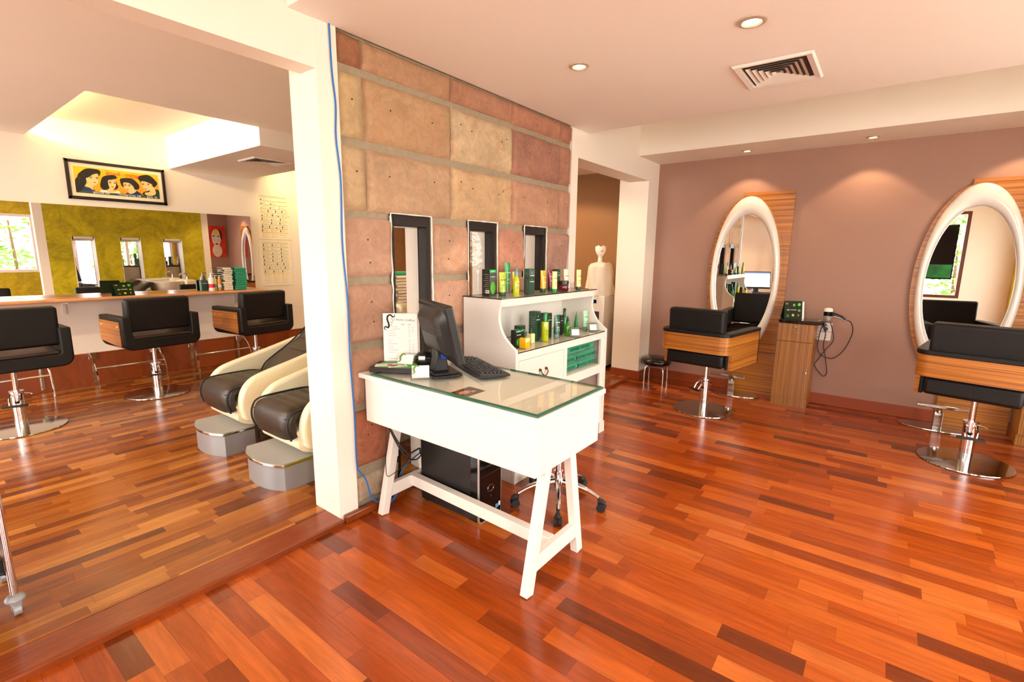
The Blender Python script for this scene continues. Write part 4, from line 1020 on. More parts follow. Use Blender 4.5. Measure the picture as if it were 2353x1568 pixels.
mb=MB(); mb.tube([(0,-.05,.056),(0,-.10,.042),(0,-.142,.016)],[.010,.010,.009],10,smooth=4); mb.build('handle_grip',MATS['dryer_silver'],h_,smooth=50)
t=thing('dryer_holder','chrome ring bracket holding the hair dryer on the cabinet side','holder',(5.45,.402,.866))
mb=MB(); mb.tube([(.041*math.cos(2*PI*i/24),.041*math.sin(2*PI*i/24),.0) for i in range(24)],.0035,6,closed=True); mb.tube([(0,.041,0),(0,.07,-.006),(0,.087,-.03)],.004,6); mb.build('ring',CHROME,t)
def wcord(name,label,pts,r=.0042):
    mb=MB(); mb.tube(pts,r,8,smooth=6); return mb.build(name,mat('cord_grey',(52,48,46),.5) if 'cord_grey' not in MATS else MATS['cord_grey'],DRY,off=(5.45,.402,.86))
wcord('cord','dark cord looping from the hair dryer handle down the mauve wall',[(5.45,.250,.885),(5.50,.22,.865),(5.56,.20,.80),(5.60,.205,.72),(5.615,.25,.58),(5.62,.33,.485),(5.62,.42,.50),(5.62,.465,.56),(5.62,.468,.66),(5.62,.455,.77),(5.615,.435,.80),(5.62,.415,.81)])
wcord('cord','dark cord knotted below the sockets and hanging lowest on the mauve wall',[(5.625,.415,.765),(5.61,.415,.70),(5.61,.42,.60),(5.615,.40,.52),(5.62,.38,.42),(5.622,.365,.33),(5.622,.39,.295),(5.62,.43,.33),(5.622,.476,.398),(5.62,.45,.46),(5.612,.40,.56),(5.61,.345,.66),(5.605,.36,.76),(5.59,.385,.84)])
for yy,zz_,lab in((.435,.805,'upper black plug in the wall socket'),(.42,.765,'lower black plug in the wall socket')):
    t=thing('power_plug',lab,'plug',(XR-.010,yy,zz_)); mb=MB(); mb.cyl((0,0,0),(-.022,0,0),.02,.017,n=16); mb.cyl((-.02,0,-.0),(-.026,-.0,-.03),.008,.006,n=10); mb.build('plug_body',BLACKP,t,smooth=50)
# black round stool
t=thing('round_stool','low round stool with black seat and bent chrome legs in the corner','stool',(5.455,2.030,0))
mb=MB(); mb.lathe([(0,.20),(.12,.20),(.155,.212),(.168,.235),(.165,.262),(.14,.283),(.06,.291),(0,.292)],36); mb.build('seat',mat('black_vinyl',(16,13,12),.2,coat=.3),t,smooth=80)
for i in range(4):
    a=math.radians(150+90*i-8); d=Vector((math.cos(a),math.sin(a),0))
    mb=MB(); mb.tube([d*.02+zz*.205,d*.09+zz*.205,d*.128+zz*.19,d*.145+zz*.155,d*.150+zz*.10,d*.152],.0105,10,smooth=4); mb.build('leg',STEEL,t,smooth=60)
    
# ================================================================= right-hand styling chairs
def hyd_base(t,r=.27,z1=.30):
    mb=MB(); mb.lathe([(0,0),(r-.012,0),(r,.004),(r-.002,.010),(.06,.016),(0,.016)],64); mb.build('base_disc',STEEL,t,smooth=40)
    mb=MB(); mb.cyl((0,0,.016),(0,0,.30),.040,n=28); mb.cyl((0,0,.30),(0,0,.312),.046,n=28); mb.build('pump_cylinder',CHROME,t,smooth=40)
    mb=MB(); mb.cyl((0,0,.30),(0,0,.50),.018,n=18); mb.build('piston',CHROME,t)
def pedal(t,ang):
    d=Vector((math.cos(ang),math.sin(ang),0)); s=Vector((-d.y,d.x,0))
    mb=MB()
    for k in(-1,1): mb.tube([s*k*.03+zz*.29+d*.03,s*k*.035+zz*.26+d*.07,s*k*.03+zz*.215+d*.095],.0055,8)
    mb.tube([s*.045+zz*.29,s*.075+zz*.285,s*.09+zz*.275],[.006,.005,.008],8)
    q=mb.build('pump_lever',CHROME,t)
    mb=MB(); mb.prism(rrect(.15,.035,.01),'z',.203,.217); M=Matrix.Translation(d*.105)@Matrix((s,-d,zz)).transposed().to_4x4(); mb.xf(M); mb.build('pedal_pad',RUBBER,q,bevel=(.003,2),smooth=40)
def band(w,d,r,z0,z1,th,x_front,n=8,fl=.034):
    """U-shaped wall in plan, open at +x; returns MB. back at x=-d, sides at y=+-w/2"""
    out=[]
    def path(off):
        hw=w/2-off; rr=max(.005,r-off); xb=-d+off
        p=[(x_front,hw+fl)]
        for i in range(n+1):
            a=PI/2+PI/2*i/n; p.append((xb+rr+rr*math.cos(a),hw-rr+rr*math.sin(a)))
        for i in range(n+1):
            a=PI+PI/2*i/n; p.append((xb+rr+rr*math.cos(a),-hw+rr+rr*math.sin(a)))
        p.append((x_front,-hw-fl)); return p
    A=path(0);B=path(th); poly=A+B[::-1]
    mb=MB(); mb.prism(poly,'z',z0,z1); return mb
def chair_round(loc,rz,lab,lift=0.,pang=148):
    t=thing('styling_chair',lab,'chair',loc,rz,'styling chairs with wood-wrapped backs')
    L=lift
    hyd_base(t); pedal(t,math.radians(pang))
    # origin is the disc centre; the body: back x=-.36, front x=.33
    mb=band(.614,.365,.085,.620+L,.775+L,.030,.33); mb.build('wood_wrap',ZH,t,smooth=40)
    for s in(-1,1):
        def yo(x,base): return s*(base+.034*(x+.25)/.58)
        q=[(-.25,yo(-.25,.307)),(.33,yo(.33,.307)),(.33,yo(.33,.279)),(-.25,yo(-.25,.279))]
        mb=MB(); mb.prism(q,'z',.475+L,.622+L); mb.build('side_panel',ZH,t,smooth=0)
        mb=MB(); mb.prism([(.328,yo(.33,.309)),(.348,yo(.33,.309)),(.348,yo(.33,.276)),(.328,yo(.33,.276))],'z',.47+L,.79+L); mb.build('front_edge',BLACKL,t,bevel=(.004,2),smooth=0)
        q=[(-.265,yo(-.25,.277)),(.32,yo(.32,.277)),(.32,yo(.32,.252)),(-.265,yo(-.25,.252))]
        mb=MB(); mb.prism(q,'z',.478+L,.63+L); mb.build('inner_arm',BLACKL,t,bevel=(.008,2),smooth=0)
    mb=band(.628,.372,.09,.774+L,.806+L,.085,.345); mb.build('padded_rim',BLACKL,t,bevel=(.012,3),smooth=40)
    mb=band(.556,.335,.07,.63+L,.776+L,.05,.33); mb.build('inner_lining',BLACKL,t,smooth=40)
    mb=MB(); mb.box(-.305,.34,-.250,.250,.485+L,.61+L); mb.build('seat',BLACKL,t,bevel=(.025,4),smooth=40)
    mb=MB(); mb.box(-.306,-.3045,-.001,.001,.50+L,.60+L); mb.build('seat_seam',INK,t,smooth=0)
    mb=MB(); mb.box(-.335,-.24,-.246,.246,.62+L,1.0+L); 
    mb.xf(Matrix.Translation((-.28,0,.80+L))@Matrix.Rotation(math.radians(-4),4,'Y')@Matrix.Translation((.28,0,-.80-L))); mb.build('back_cushion',BLACKL,t,bevel=(.022,4),smooth=40)
    mb=MB(); mb.box(-.10,.10,-.10,.10,.455+L,.49+L); mb.build('seat_plate',BLACKP,t,smooth=0)
    return t
chair_round((4.700,1.262,0),math.radians(-6),'wood-wrapped black salon chair facing the mirror beside the doorway')
chair_round((4.655,-.600,0),math.radians(-13),'wood-wrapped black salon chair cut off by the right edge',.03,192)
# ================================================================= left styling chairs (face +y)
FZ=.03
ZHL=ZH
def chair_u(loc,rz,lab,label_group='styling chairs along the counter'):
    t=thing('counter_chair',lab,'chair',loc,rz,label_group)
    hyd_base(t,.275); pedal(t,math.radians(250))
    W2,H0,H1=.325,.505,.815; th=.075; y0,y1=-.27,.26
    # padded U cushion (front view), extruded along the depth
    r=.075
    outer=[(-W2,H1-.012),(-W2+.012,H1)]
    def arc(cx,cz,rr,a0,a1,n=7): return [(cx+rr*math.cos(math.radians(a0+(a1-a0)*i/n)),cz+rr*math.sin(math.radians(a0+(a1-a0)*i/n))) for i in range(n+1)]
    out=[(-W2+.0,H1)]+arc(-W2+r,H0+r,r,180,270)+arc(W2-r,H0+r,r,270,360)+[(W2,H1)]
    inn=[(W2-th,H1)]+arc(W2-th-.02,H0+.10+.02,.02,0,-90,4)+arc(-W2+th+.02,H0+.10+.02,.02,270,180,4)+[(-W2+th,H1)]
    mb=MB(); mb.prism(out+inn,'y',y0,y1); mb.build('padded_frame',BLACKL,t,bevel=(.012,3),smooth=40)
    for s in(-1,1):
        pl=[(y0+.06,H1-.045),(y1-.012,H1-.045),(y1-.012,H0+.07),(y0+.06,H0+.03)]
        mb=MB(); mb.prism(pl,'x',s*W2-.001*(s<0)-.0,s*(W2+.006)); q=mb.build('side_panel',ZH,t,smooth=0)
        mb=MB()
        for yy in(y0+.10,y1-.07): mb.cyl((s*(W2+.004),yy,H1-.09),(s*(W2+.013),yy,H1-.09),.009,.007,n=12)
        mb.build('bolt',CHROME,q)
    mb=MB(); mb.box(-W2+th+.002,W2-th-.002,y0+.012,y1-.01,H0+.098,H0+.125); mb.build('seat',BROWNL,t,bevel=(.012,3),smooth=40)
    mb=MB(); mb.box(-.268,.268,-.05,.05,-.155,.155); mb.xf(Matrix.Translation((0,y0+.095,.825))@Matrix.Rotation(math.radians(5),4,'X')); mb.build('back_cushion',BLACKL,t,bevel=(.022,4),smooth=40)
    mb=MB(); mb.box(-.11,.11,-.11,.11,H0-.02,H0+.02); mb.build('seat_plate',BLACKP,t,smooth=0)
    return t
chair_u((.575,5.385,FZ),math.radians(2),'black counter chair cut off by the left edge of the photo')
chair_u((1.615,5.735,FZ),math.radians(5),'black counter chair in the middle of the mirror counter')
chair_u((2.640,5.800,FZ),math.radians(9),'black counter chair furthest along the counter, behind the white wash seats')
def rail(xc,lab):
    t=thing('foot_rail',lab,'footrest',(xc,YM-.018,FZ),group='chrome foot rails under the counter')
    for s in(-1,1):
        x=s*.305
        mb=MB(); pts=catmull([(x,-.005,.335),(x,-.10,.315),(x,-.20,.245),(x,-.265,.14),(x,-.285,.0)],6)
        for a,b in zip(pts,pts[1:]): mb.bar(a,b,.032,.009,up=(1,0,0))
        mb.build('curved_leg',CHROME,t,smooth=40)
        mb=MB(); mb.box(x-s*.0-.002+(-.06 if s>0 else .0),x+(.0 if s>0 else .06)+.002,-.03,.0,.275,.345); mb.build('wall_bracket',STEEL,t,bevel=(.002,1),smooth=0)
        mb=MB(); xx=x-s*.035; mb.box(xx-.016,xx+.016,-.006,.0,.02,.275); mb.build('wall_strip',STEEL,t,smooth=0)
    mb=MB(); mb.cyl((-.31,-.232,.205),(.31,-.232,.205),.011,n=12); mb.build('cross_bar',CHROME,t)
rail(.63,'chrome foot rail below the chair at the left edge'); rail(1.585,'chrome foot rail below the middle counter chair'); rail(2.52,'chrome foot rail below the furthest counter chair')
# counter and mirror
t=thing('mirror_counter','long narrow pale wood counter under the wide wall mirror','counter',(1.0,YM,0)); O=t.location.copy()
COUNT=plank_mat('counter_wood','x',.5,2.5,[(0,(196,140,96)),(1,(206,150,106))],.2)
mb=MB(); mb.box(-2.2,3.04,6.235,YM,.950,.985); mb.build('counter_board',COUNT,t,bevel=(.012,3),smooth=40,off=O)
for x in(1.15,2.05,.2,2.8):
    mb=MB(); mb.box(x-.012,x+.012,6.40,YM,.915,.95); mb.box(x-.012,x+.012,YM-.012,YM,.80,.95); mb.build('bracket',WHITE,t,smooth=0,off=O)
for x in(2.02,1.07,2.80):
    mb=MB()
    for k in range(5): mb.cyl((x+k*.03-.05,6.30,.951),(x+k*.03-.05,6.30,.944),.006,n=8)
    mb.build('tool_hole',INK,t,smooth=0,off=O)
t=thing('wall_mirror','long frameless wall mirror above the counter','mirror',(-.2,6.618,.986))
am=math.radians(-MANG)
mb=MB(); L=3.22
mb.add([(-2.0,.0,0),(L,0,0),(L,0,.905),(-2.0,0,.905),(-2.0,.006,0),(L,.006,0),(L,.006,.905),(-2.0,.006,.905)],[(0,1,2,3),(4,5,6,7),(0,1,5,4),(1,2,6,5),(2,3,7,6),(3,0,4,7)])
mb.xf(Matrix.Rotation(am,4,'Z')); mb.build('mirror_glass',MIRROR,t,smooth=0)
mb=MB(); R_=Matrix.Rotation(am,4,'Z'); p=R_@Vector((L,.0065,0)); q=R_@Vector((-.0,.0065,0))
mb.prism([(q.x,q.y+.001),(p.x,p.y),(p.x,.031),(q.x,.031)],'z',.0,.9); mb.build('backing',WHITE,t,smooth=0)
# framed poster
t=thing('framed_poster','black framed poster of four hairstyle portraits on yellow above the mirror','picture',(1.735,YM,2.155)); 
W2,H2=.425,.192
mb=MB(); mb.box(-W2,W2,-.028,-.001,H2-.028,H2); mb.box(-W2,W2,-.028,-.001,-H2,-H2+.028); mb.box(-W2,-W2+.028,-.028,-.001,-H2,H2); mb.box(W2-.028,W2,-.028,-.001,-H2,H2); mb.build('frame',mat('frame_black_brown',(34,24,16),.35),t,bevel=(.003,2),smooth=0)
mb=MB(); mb.box(-W2+.02,W2-.02,-.014,-.010,-H2+.02,H2-.02); mb.build('mat_board',mat('mat_cream',(240,226,198),.7),t,smooth=0)
def poster_bg():
    m,nt,b=nmat('poster_orange'); h=N(nt); tc=h.n('ShaderNodeTexCoord'); sp=h.n('ShaderNodeSeparateXYZ'); h.link(tc.outputs['Object'],sp.inputs[0])
    f=h.mr(h.math('ADD',sp.outputs[2],h.math('MULTIPLY',sp.outputs[0],-.16)),-.20,.14,0,1); h.link(h.ramp(f,[(0,(240,130,30)),(.6,(246,176,16)),(1,(250,196,8))]),b.inputs['Base Color']); b.inputs['Roughness'].default_value=.5
    return m
mb=MB(); mb.box(-.362,.362,-.0155,-.014,-.130,.130); mb.build('print',poster_bg(),t,smooth=0)
HAIRM=mat('poster_black',(24,20,16),.5); SKIN=mat('poster_skin',(246,204,140),.5); LIP=mat('poster_red',(206,50,36),.5); NAVY=mat('poster_navy',(28,48,100),.5); PGRN=mat('poster_green',(58,84,30),.5); HILITE=mat('poster_grey',(120,122,110),.5)
def puv(px,py):
    """traced point of the print -> metres on the print (bilinear corners)"""
    TL,TR,BL,BR=Vector((295,335)),Vector((2045,525)),Vector((375,905)),Vector((2090,1035))
    u,v=.5,.5; P=Vector((px,py))
    for _ in range(12):
        e=(TL*(1-u)+TR*u)*(1-v)+(BL*(1-u)+BR*u)*v-P
        du=(TR-TL)*(1-v)+(BR-BL)*v; dv=(BL*(1-u)+BR*u)-(TL*(1-u)+TR*u)
        det=du.x*dv.y-du.y*dv.x; u-=(e.x*dv.y-e.y*dv.x)/det; v-=(du.x*e.y-du.y*e.x)/det
    return (-.362+.724*u,.130-.260*v)
LY=[-.0162]
def shape(mb,pts,smooth=3,closed=True):
    q=[puv(*p) for p in pts]; q=[(p.x,p.y) for p in catmull([(x,z,0) for x,z in q],smooth,True)] if smooth else q
    q=[(max(-.362,min(.362,x)),max(-.130,min(.130,z))) for x,z in q]
    LY[0]-=.00004; mb.add([(x,LY[0],z) for x,z in q],[tuple(range(len(q)))])
def spot2(mb,px,py,rx,rz,rot=0.): shape(mb,[(px+rx*math.cos(2*PI*i/12)*math.cos(rot)-rz*math.sin(2*PI*i/12)*math.sin(rot),py+rx*math.cos(2*PI*i/12)*math.sin(rot)+rz*math.sin(2*PI*i/12)*math.cos(rot)) for i in range(12)],0)
mb=MB(); mb.box(-.362,.362,-.0159,-.0155,-.130,-.105); mb.build('green_band',PGRN,t,smooth=0)
hairs=[[(345,650),(385,570),(400,510),(470,440),(530,400),(600,390),(700,400),(790,420),(830,470),(800,560),(770,500),(680,520),(600,580),(550,600),(560,680),(530,760),(480,840),(440,880),(370,880)],
 [(825,760),(840,640),(870,570),(950,535),(1080,525),(1150,560),(1150,600),(1050,625),(980,640),(990,740),(1010,800),(960,840),(880,835)],
 [(1220,615),(1290,590),(1400,585),(1500,610),(1590,690),(1635,760),(1610,830),(1530,830),(1510,780),(1430,700),(1340,680),(1290,690),(1300,780),(1250,740)],
 [(1590,570),(1680,530),(1820,520),(1920,570),(2000,650),(2035,700),(2000,760),(1940,780),(1910,720),(1800,670),(1680,650),(1670,690),(1640,640)]]
bob=[(1130,640),(1165,720),(1190,780),(1150,830),(1100,830),(1130,760)]
faces=[[(545,600),(600,560),(700,520),(770,515),(785,600),(790,680),(740,745),(690,740),(650,720),(600,690),(560,650)],
 [(960,720),(980,640),(1060,620),(1130,640),(1145,720),(1120,800),(1080,825),(1030,800),(1000,770),(940,740)],
 [(1290,700),(1340,680),(1430,700),(1510,760),(1500,810),(1440,860),(1390,870),(1340,830),(1310,780)],
 [(1680,670),(1760,660),(1850,690),(1905,730),(1890,790),(1840,850),(1790,860),(1740,830),(1700,760)]]
necks=[[(600,690),(660,720),(700,745),(680,800),(700,860),(620,800),(540,770)],[(990,780),(1080,820),(1080,860),(1150,880),(1060,900),(960,870)],[(1440,850),(1530,800),(1560,870),(1480,920),(1400,910),(1420,870)],[(1860,830),(1930,760),(1990,860),(1990,930),(1900,965),(1790,950),(1750,900),(1860,880)]]
Hm,Sm,Lm,Nm,Wm,Gm=MB(),MB(),MB(),MB(),MB(),MB()
shape(Nm,[(430,860),(520,780),(620,765),(680,810),(720,880)]); shape(Nm,[(1350,930),(1400,890),(1560,860),(1640,900),(1690,955),(1500,950)]); shape(Wm,[(830,890),(850,850),(960,860),(1060,895),(1180,860),(1225,915),(1000,905)])
Dm=MB(); shape(Dm,[(1700,930),(1740,880),(1960,830),(2065,850),(2085,990),(1900,980),(1740,960)]); 
shape(Hm,bob)
for q in necks: shape(Sm,q)
for q in faces: shape(Sm,q)
for q in hairs: shape(Hm,q)
for x,y in [(640,590),(760,600),(1020,690),(1120,700),(1330,740),(1420,750),(1715,720),(1830,725)]: spot2(Gm,x,y,26,9,.15); spot2(Gm,x+2,y-26,34,5,.05)
for x,y,r in [(720,688,26),(1072,776,28),(1380,830,22),(1770,820,26)]: spot2(Lm,x,y,r,10,.1)
ART=MB()
for k_,m_ in enumerate((Nm,Wm,Dm,Sm,Hm,Gm,Lm)): ART.add(m_.v,m_.f,k_)
ART.build('portraits',[NAVY,PAPER,mat('poster_dark_green',(30,60,38),.5),SKIN,HAIRM,INK,LIP],t,smooth=0,recalc=False)
hl=MB()
rnd=random.Random(5)
for cx,cz,s in((-.235,.06,1.1),(-.30,-.0,1.),(-.055,.045,1.),(.10,.04,1.),(.26,.07,1.1),(.16,.01,.8)):
    for k in range(5):
        x=cx+rnd.uniform(-.05,.05)*s; z=cz+rnd.uniform(-.02,.02)*s; a=rnd.uniform(.5,1.2); l=rnd.uniform(.008,.018)
        hl.tube([(x,-.0200,z),(x+l*math.cos(a)*.6,-.0200,z-l*math.sin(a))],.0007,4)
hl.build('hair_highlights',HILITE,t,smooth=0)
text('\u17a2\u17ca\u17bb\u178f\u179f\u1780\u17cb - \u1794\u17b6\u1789\u17cb\u1794\u17d2\u179a',.044,LIP,(.040,-.0215,.090),(1,0,0),(0,0,1),t,'headline',bold=.0004)
text('\u1795\u17d2\u1791\u17c7\u179b\u17c1\u1781 543',.026,PAPER,(-.16,-.0215,-.117),(1,0,0),(0,0,1),t,'caption',bold=.0003); text('\u178f\u17b6\u1798\u1794\u178e\u17d2\u178f\u17c4\u1799 128',.026,PAPER,(.08,-.0215,-.117),(1,0,0),(0,0,1),t,'caption',bold=.0003); text('\u1795\u17d2\u179f\u17b6\u179a  33',.026,PAPER,(.285,-.0215,-.117),(1,0,0),(0,0,1),t,'caption',bold=.0003)
# product posters
PLINE=mat('poster_line_green',(168,176,84),.6); PYEL=mat('poster_line_yellow',(236,190,60),.6); PDK=mat('poster_mark_dark',(60,54,44),.6); PGY=mat('poster_mark_grey',(170,160,140),.6)
def poster(lab,x0,x1,z0,z1,rows,cut,seed,lx):
    t=thing('product_poster',lab,'poster',((x0+x1)/2,YM,z0),group='product posters beside the mirror'); w=x1-x0; h=z1-z0; rnd=random.Random(seed)
    def fn(u,v): return ((u-.5)*w,-.004-.0012*(math.sin(PI*u)*.3+noise.noise(Vector((u*2,v*3,seed)))*.5+.5),v*h)
    SH=MB(); SH.grid(fn,10,14)
    A,B,D,Y=MB(),MB(),MB(),MB()
    m=w*.09; top=h*.93
    D.box(-w/2+m,w/2-m*3.2,-.0066,-.0056,h*.955,h*.96); D.box(w/2-m*1.9,w/2-m*1.6,-.0066,-.0056,h*.955,h*.965)
    n=len(rows); dz=(top-h*cut)/n
    for i,r in enumerate(rows):
        zr=top-i*dz; A.box(-w/2+m,w/2-m,-.0066,-.0056,zr-.0024,zr+.0024)
        for k in range(r):
            x=-w/2+m*1.2+(w-2*m)*k/max(r,3)+rnd.uniform(0,.01)
            q=rnd.random(); tgt=Y if q<.3 else B
            tall=dz*.55 if rnd.random()<.75 else dz*.22
            tgt.box(x,x+w*.025+(w*.015 if tall<dz*.3 else 0),-.0067,-.0056,zr-dz*.80,zr-dz*.80+tall)
            for e in range(2): D.box(x+w*.055,x+w*.055+w*rnd.uniform(.08,.16),-.0066,-.0056,zr-dz*(.45+.2*e),zr-dz*(.45+.2*e)+.0022)
    Y.box(-w/2+m,w/2-m,-.0066,-.0056,h*cut-.003,h*cut+.003)
    for r in range(2 if cut<.18 else 4):
        for c in range(3):
            x=-w/2+m*1.4+(w-2*m)*c/3; z=h*cut-h*.05-r*h*.052
            if rnd.random()<.85: Y.box(x,x+w*.03,-.0067,-.0056,z,z+h*.018)
            D.box(x+w*.05,x+w*.17,-.0066,-.0056,z+h*.004,z+h*.0075)
    for k_,m_ in enumerate((A,B,D,Y)): SH.add(m_.v,m_.f,k_+1)
    SH.build('printed_sheet',[mat('poster_paper_%d'%seed,(240,230,206),.6),PLINE,PDK,PGY,PYEL],t,smooth=30)
poster('upper sheet of ruled product lines pinned beside the wall mirror',3.175,3.618,1.617,2.208,[1,2,3,4,5,3,3,4,3],.15,1,0)
poster('lower creased sheet of product lines pinned beside the wall mirror',3.163,3.600,.998,1.607,[3,3,3,3,3,4,5,3],.27,2,0)
# things on the counter
CZ=.9853
greenbox('calendar_stand','dark green fruit calendar standing at the counter edge before the mirror',(1.580,6.262,CZ),math.radians(12),.172,.135,22,DKB)
def folded(name,lab,x,y,z,w,d,h,m,grp,seed):
    t=thing(name,lab,'towel',(x,y,z),math.radians(random.Random(seed).uniform(-4,4)),grp)
    def fn(u,v):
        a=2*PI*v; cx=math.copysign(abs(math.cos(a))**.35,math.cos(a)); cz=math.copysign(abs(math.sin(a))**.6,math.sin(a))
        nz=noise.noise(Vector((u*4,v*4,seed*3.3)))*.005
        return ((u-.5)*w,cx*d/2+nz,max(0,h/2+cz*h/2+nz*.3))
    mb=MB(); mb.grid(fn,8,20); n=9
    mb.build('terry_cloth',m,t,smooth=80); return t
gw,gg='white towels stacked on the counter','green towels stacked on the counter'
ord_=['lowest','second lowest','third from the bottom','fourth from the bottom','fifth from the bottom','sixth from the bottom','seventh from the bottom','eighth from the bottom','ninth from the bottom','tenth from the bottom','eleventh from the bottom','topmost']
def stack(x,y,z0,n,hh,w,d,m,col,grp,where,seed):
    for i in range(n):
        lab=('%s folded towel, %s in the stack %s'%(col,ord_[i] if i<n-1 else 'topmost',where))
        folded(col+'_towel',lab,x+random.Random(seed+i).uniform(-.004,.004),y+random.Random(seed*2+i).uniform(-.005,.005),z0+i*hh,w,d,hh*1.02,m,grp,seed+i)
stack(2.630,6.445,CZ,11,.0245,.10,.17,TOWW,'white',gw,'on the counter',11)
stack(2.775,6.430,CZ,10,.0270,.135,.17,TOWG,'green',gg,'on the counter',31)
def pump(lab,x,y,m,lm,h=.19,r=.026):
    t=thing('pump_bottle',lab,'bottle',(x,y,CZ),0,'bottles on the counter by the towels')
    mb=MB(); mb.lathe([(0,0),(r,0),(r*1.05,.004),(r*1.05,h*.72),(r*.6,h*.8),(r*.45,h*.82)],20); b=mb.build('bottle_body',m,t,smooth=45)
    mb=MB(); mb.cyl((0,0,h*.82),(0,0,h*.9),r*.5,n=14); mb.cyl((0,0,h*.9),(0,0,h*.98),r*.2,n=10); mb.box(-r*.35,r*1.3,-r*.3,r*.3,h*.97,h*1.02); mb.build('pump_head',WGLOSS,t,bevel=(.002,1),smooth=40)
    mb=MB(); mb.lathe([(r*1.06,h*.18),(r*1.06,h*.40)],20); mb.build('paper_band',lm,b,smooth=45)
pump('white pump bottle with red label at the end of the bottle row on the counter',2.455,6.40,WGLOSS,mat('label_red',(200,40,40),.5),.205,.03)
pump('pale green pump bottle next to the white pump bottle on the counter',2.500,6.52,MINT,PAPER,.175,.022); pump('cream pump bottle in the middle of the bottle row',2.545,6.53,CREAMT,PGY,.175,.022); pump('yellow bottle nearest the white towels on the counter',2.572,6.47,YELT,PAPER,.175,.02)
carton('product_carton','dark green carton lying beside the pump bottles on the counter',2.395,6.47,CZ,.075,.05,.12,DKGREEN,rot=0.1)

# ================================================================= wash units
def wash(yc,labu,labs):
    t=thing('wash_seat',labu,'wash unit',(1.28,yc,FZ),0,'shampoo wash seats')
    # side profile (x,z)
    def shell_profile():
        top=catmull([(.19,.245),(.165,.34),(.18,.44),(.235,.515),(.33,.56),(.60,.625),(.95,.715),(1.30,.81)],5)
        bot=catmull([(1.30,.52),(.95,.38),(.62,.225),(.45,.188),(.30,.19),(.19,.245)],5)
        return [(p.x,p.y) for p in top]+[(p.x,p.y) for p in bot[:-1]]
    sp=shell_profile()
    for s in(-1,1):
        mb=MB(); mb.prism(sp,'y',s*.225,s*.295); a=mb.build('arm_shell',IVORY,t,bevel=(.022,4),smooth=50)
    # tub between the arms
    tub=catmull([(.165,.30),(.20,.36),(.62,.37),(.80,.47),(1.25,.70)],5); bt=catmull([(1.25,.48),(.90,.33),(.60,.20),(.42,.182),(.28,.184),(.175,.225),(.165,.30)],5)
    mb=MB(); mb.prism([(p.x,p.y) for p in tub]+[(p.x,p.y) for p in bt[:-1]],'y',-.23,.23); mb.build('tub',IVORY,t,smooth=40)
    # padded seat: front drop, seat, crease, reclined back
    path=catmull([(.125,.30),(.105,.37),(.115,.435),(.16,.475),(.30,.482),(.46,.480),(.56,.462)],6)
    path2=catmull([(.56,.462),(.60,.52),(.68,.575),(.82,.66),(.98,.79),(1.12,.90),(1.20,.93)],6)
    def pad(path,name,nseam,ribs):
        L=[0]
        for a,b in zip(path,path[1:]): L.append(L[-1]+(b-a).length)
        n=len(path)
        def at(u):
            s=u*L[-1]; i=0
            while i<n-2 and L[i+1]<s: i+=1
            k=(s-L[i])/max(1e-6,L[i+1]-L[i]); p=path[i].lerp(path[i+1],k); tt=(path[i+1]-path[i]).normalized(); return p,tt
        mb=MB(); NU,NV=60,16
        def fn(u,v):
            p,tt=at(u); nn=Vector((-tt.y,tt.x))
            w=(v-.5)*2
            seam=min(abs((u*nseam)%1-0),abs(1-(u*nseam)%1))
            puff=.010*(1-math.exp(-seam*14)) if ribs and u>.32 else .010
            e=1-abs(w)**6
            th=-.012+ (puff+.018)*e
            q=p+nn*th
            return (q.x,w*(.222+.003*math.sin(PI*v)),q.y)
        mb.grid(fn,NU,NV)
        def fb(u,v):
            p,tt=at(u); nn=Vector((-tt.y,tt.x)); q=p-nn*.05; return (q.x,(v-.5)*.444,q.y)
        mb.grid(fb,NU,2)
        for sd in(0,1):
            def fs(u,v,sd=sd):
                A=Vector(fn(u,sd)); B=Vector(fb(u,sd)); return tuple(A.lerp(B,v))
            mb.grid(fs,NU,2)
        for ue in(0,1):
            def fe(u,v,ue=ue):
                A=Vector(fn(ue,u)); B=Vector(fb(ue,u)); return tuple(A.lerp(B,v))
            mb.grid(fe,NV,2)
        o=mb.build(name,BROWNL,t,smooth=80)
        # piping along both edges
        if ribs:
            sm_=MB()
            for k in range(1,nseam):
                u=k/nseam
                if u<.30: continue
                p,tt=at(u); nn=Vector((-tt.y,tt.x)); q=p+nn*.0085
                sm_.tube([(q.x,w*.2,q.y+(.0 if abs(w)<.9 else -.004)) for w in(-1,-.5,0,.5,1)],.0028,6)
                sm_.build('stitched_seam',INK,o); sm_=MB()
        for s in(-1,1):
            pm=MB(); pm.tube([(lambda p,nn:(p.x+nn.x*.002,s*.2235,p.y+nn.y*.002))(at(i/40)[0],Vector((-at(i/40)[1].y,at(i/40)[1].x))) for i in range(41)],.0065,6)
            pm.build('piping',RUBBER,o)
        return o
    c=[Vector((p.x,p.y)) for p in path]; c2=[Vector((p.x,p.y)) for p in path2]
    s_=pad(c,'seat_cushion',7,True)
    mb=MB(); mb.tube([(.108,y,.432) for y in (-.21,-.1,0,.1,.21)],.003,6); mb.build('front_seam',INK,s_)
    pad(c2,'back_cushion',6,True)
    mb=MB(); mb.prism([(.48,.0),(.50,.20),(.62,.27),(1.35,.55),(1.35,.0)],'y',-.17,.17); mb.build('pedestal',mat('taupe_plastic',(168,150,128),.4) if 'taupe_plastic' not in MATS else MATS['taupe_plastic'],t,bevel=(.015,3),smooth=40)
    # ceramic bowl and tap at the head end
    mb=MB(); mb.lathe([(.10,.70),(.20,.76),(.25,.86),(.265,.93),(.245,.94),(.23,.88),(.18,.80),(.08,.76),(0,.755)],32,c=(1.45,0,0),sx=1.05); mb.build('bowl',WGLOSS,t,smooth=60)
